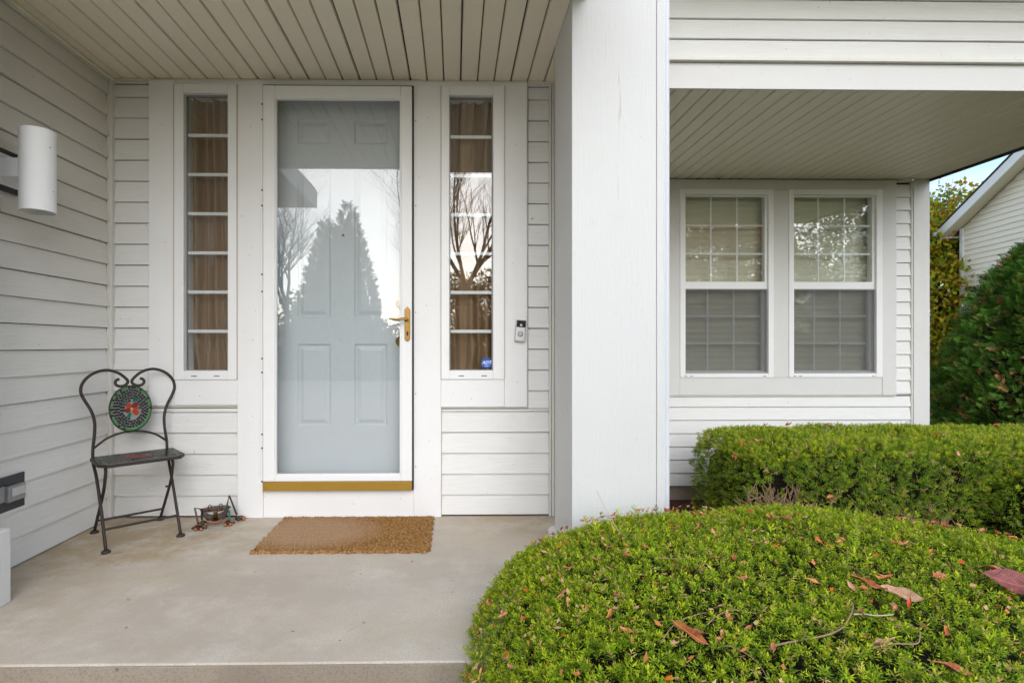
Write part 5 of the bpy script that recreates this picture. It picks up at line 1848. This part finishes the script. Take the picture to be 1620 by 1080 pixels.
big_leaf((1.39, 1.405, 0.395), (1.50, 1.29, 0.405), 0.070, 'red_leaf', 'big wine-red leaf lying at the right edge of the foreground hedge', 301, 0.09, 0.30, 0.05, 0.02, (-0.1, -0.6, 1))
big_leaf((0.515, 1.250, 0.358), (0.550, 1.150, 0.362), 0.026, 'rust_leaf', 'long rust-brown folded leaf on the foreground hedge', 302, 0.10, 0.7, 0, 0.016, (-0.3, -0.5, 1))
big_leaf((1.075, 1.335, 0.395), (1.125, 1.262, 0.398), 0.036, 'tan_leaf', 'pale tan broad leaf half sunk in the foreground hedge', 303, 0.14, 0.5, 0.05, 0.018, (-0.2, -0.6, 1))
big_leaf((1.035, 1.385, 0.400), (1.076, 1.318, 0.396), 0.020, 'rust_leaf', 'curled orange leaf touching the pale tan broad leaf', 304, 0.12, 0.9, 0, 0.02, (0, -0.5, 1))
big_leaf((0.945, 1.049, 0.385), (1.00, 1.005, 0.382), 0.018, 'rust_leaf', 'rolled red leaf at the bottom edge of the foreground hedge', 305, 0.06, 1.0, 0, 0.014, (0, -0.4, 1))
big_leaf((0.879, 1.114, 0.386), (0.935, 1.127, 0.388), 0.016, 'tan_leaf', 'narrow pink leaf at the end of the bent square twig', 306, 0.05, 0.8, 0, 0.014)
big_leaf((1.271, 1.41, 0.395), (1.312, 1.418, 0.395), 0.026, 'rust_leaf', 'three-cornered orange leaf left of the big wine-red leaf', 307, 0.1, 0.4, 0.3, 0.016, (0, -0.6, 1))
big_leaf((1.46, 1.47, 0.393), (1.53, 1.45, 0.393), 0.020, 'rust_leaf', 'narrow rust leaf just behind the big wine-red leaf', 308, 0.05, 0.7, 0, 0.016)


def twig(pts, r, label, mat='twig', lift=0.006):
    pts = [(x, y, z + lift) for x, y, z in pts]
    k = 5
    sp = spline(pts, k)
    o = MB().tube(sp, [r * (1 - 0.4 * i / len(sp)) for i in range(len(sp))], 6).build('fallen_twig' if mat == 'twig' else 'straw_stalk', mat, smooth=True)
    return tag(o, label, 'twig' if mat == 'twig' else 'stalk')


twig([(0.467, 1.213, 0.337), (0.517, 1.264, 0.35), (0.561, 1.285, 0.358), (0.61, 1.293, 0.366)], 0.0016, 'thin arched brown twig above the long rust-brown leaf')
twig([(0.587, 1.243, 0.362), (0.624, 1.266, 0.372), (0.668, 1.282, 0.377), (0.714, 1.263, 0.377)], 0.0015, 'thin arched twig right of the long rust-brown leaf')
twig([(0.571, 1.159, 0.356), (0.593, 1.155, 0.362), (0.613, 1.127, 0.363), (0.623, 1.092, 0.360), (0.618, 1.05, 0.354)], 0.0013, 'thin bowed twig curving down below the long rust-brown leaf')
twig([(0.669, 1.132, 0.366), (0.684, 1.141, 0.369), (0.74, 1.151, 0.374), (0.807, 1.161, 0.379), (0.859, 1.183, 0.382), (0.896, 1.212, 0.385), (0.953, 1.271, 0.387), (0.974, 1.311, 0.388)],
     0.0024, 'longest pale brown twig sweeping across the middle of the foreground hedge')
twig([(0.605, 1.619, 0.367), (0.653, 1.6, 0.373), (0.707, 1.595, 0.377)], 0.0026, 'short straight grey twig on the far half of the foreground hedge')
twig([(0.428, 1.551, 0.332), (0.476, 1.551, 0.344), (0.504, 1.544, 0.35), (0.551, 1.522, 0.359)], 0.0018, 'slightly bowed twig on the left slope of the foreground hedge')
twig([(0.875, 1.112, 0.38), (0.927, 1.122, 0.382), (0.972, 1.119, 0.383), (0.998, 1.138, 0.384), (1.026, 1.172, 0.386), (1.02, 1.18, 0.386), (1.015, 1.196, 0.386), (0.977, 1.179, 0.386)],
     0.0017, 'thin reddish twig bent into a square hook near the bottom right')
twig([(1.1, 1.515, 0.39), (1.116, 1.491, 0.39), (1.106, 1.431, 0.389)], 0.0014, 'short thin twig behind the pale tan broad leaf')
twig([(0.904, 1.074, 0.378), (0.92, 1.056, 0.377), (0.929, 1.038, 0.376), (0.932, 1.015, 0.374)], 0.0012, 'short thin twig beside the rolled red leaf')
twig([(0.929, 1.238, 0.386), (0.955, 1.239, 0.386), (0.981, 1.231, 0.386), (1.02, 1.234, 0.387)], 0.0022, 'whitish dry grass blade beside the longest twig', 'straw')
twig([(0.60, 1.94, 0.335), (0.575, 2.02, 0.39), (0.545, 2.06, 0.46)], 0.0015, 'thin dry straw standing up against the white pillar', 'straw', 0.0)

# crumbs of leaf on the concrete
dbl = 'tiny brown leaf crumb lying on the porch concrete'
for (x, y) in [(-1.30, 2.16), (-0.70, 2.18), (-1.56, 2.50), (-0.2, 2.52), (-1.05, 2.90), (0.35, 3.02), (-1.45, 3.06), (-0.45, 2.28), (-1.18, 1.95)]:
    put('leaf_crumb', random.choice(LM), (x, y, 0.004), (random.gauss(0, 0.15), random.gauss(0, 0.15), 1), random.uniform(0, 6.28), dbl, 'leaf', 'leaf crumbs on the porch', random.uniform(0.35, 0.6))
for (x, y, a, ln) in [(-1.62, 2.63, 0.35, 0.09), (-0.72, 2.72, 0.2, 0.03), (0.30, 3.10, 0.1, 0.09)]:
    pass
tag(MB().tube(spline([(-1.72, 2.62, 0.003), (-1.68, 2.635, 0.004), (-1.63, 2.66, 0.003)], 4), 0.0012, 5).build('fallen_twig', 'twig'), 'thin twig on the concrete by the front foot of the chair', 'twig')

bpy.context.view_layer.update()
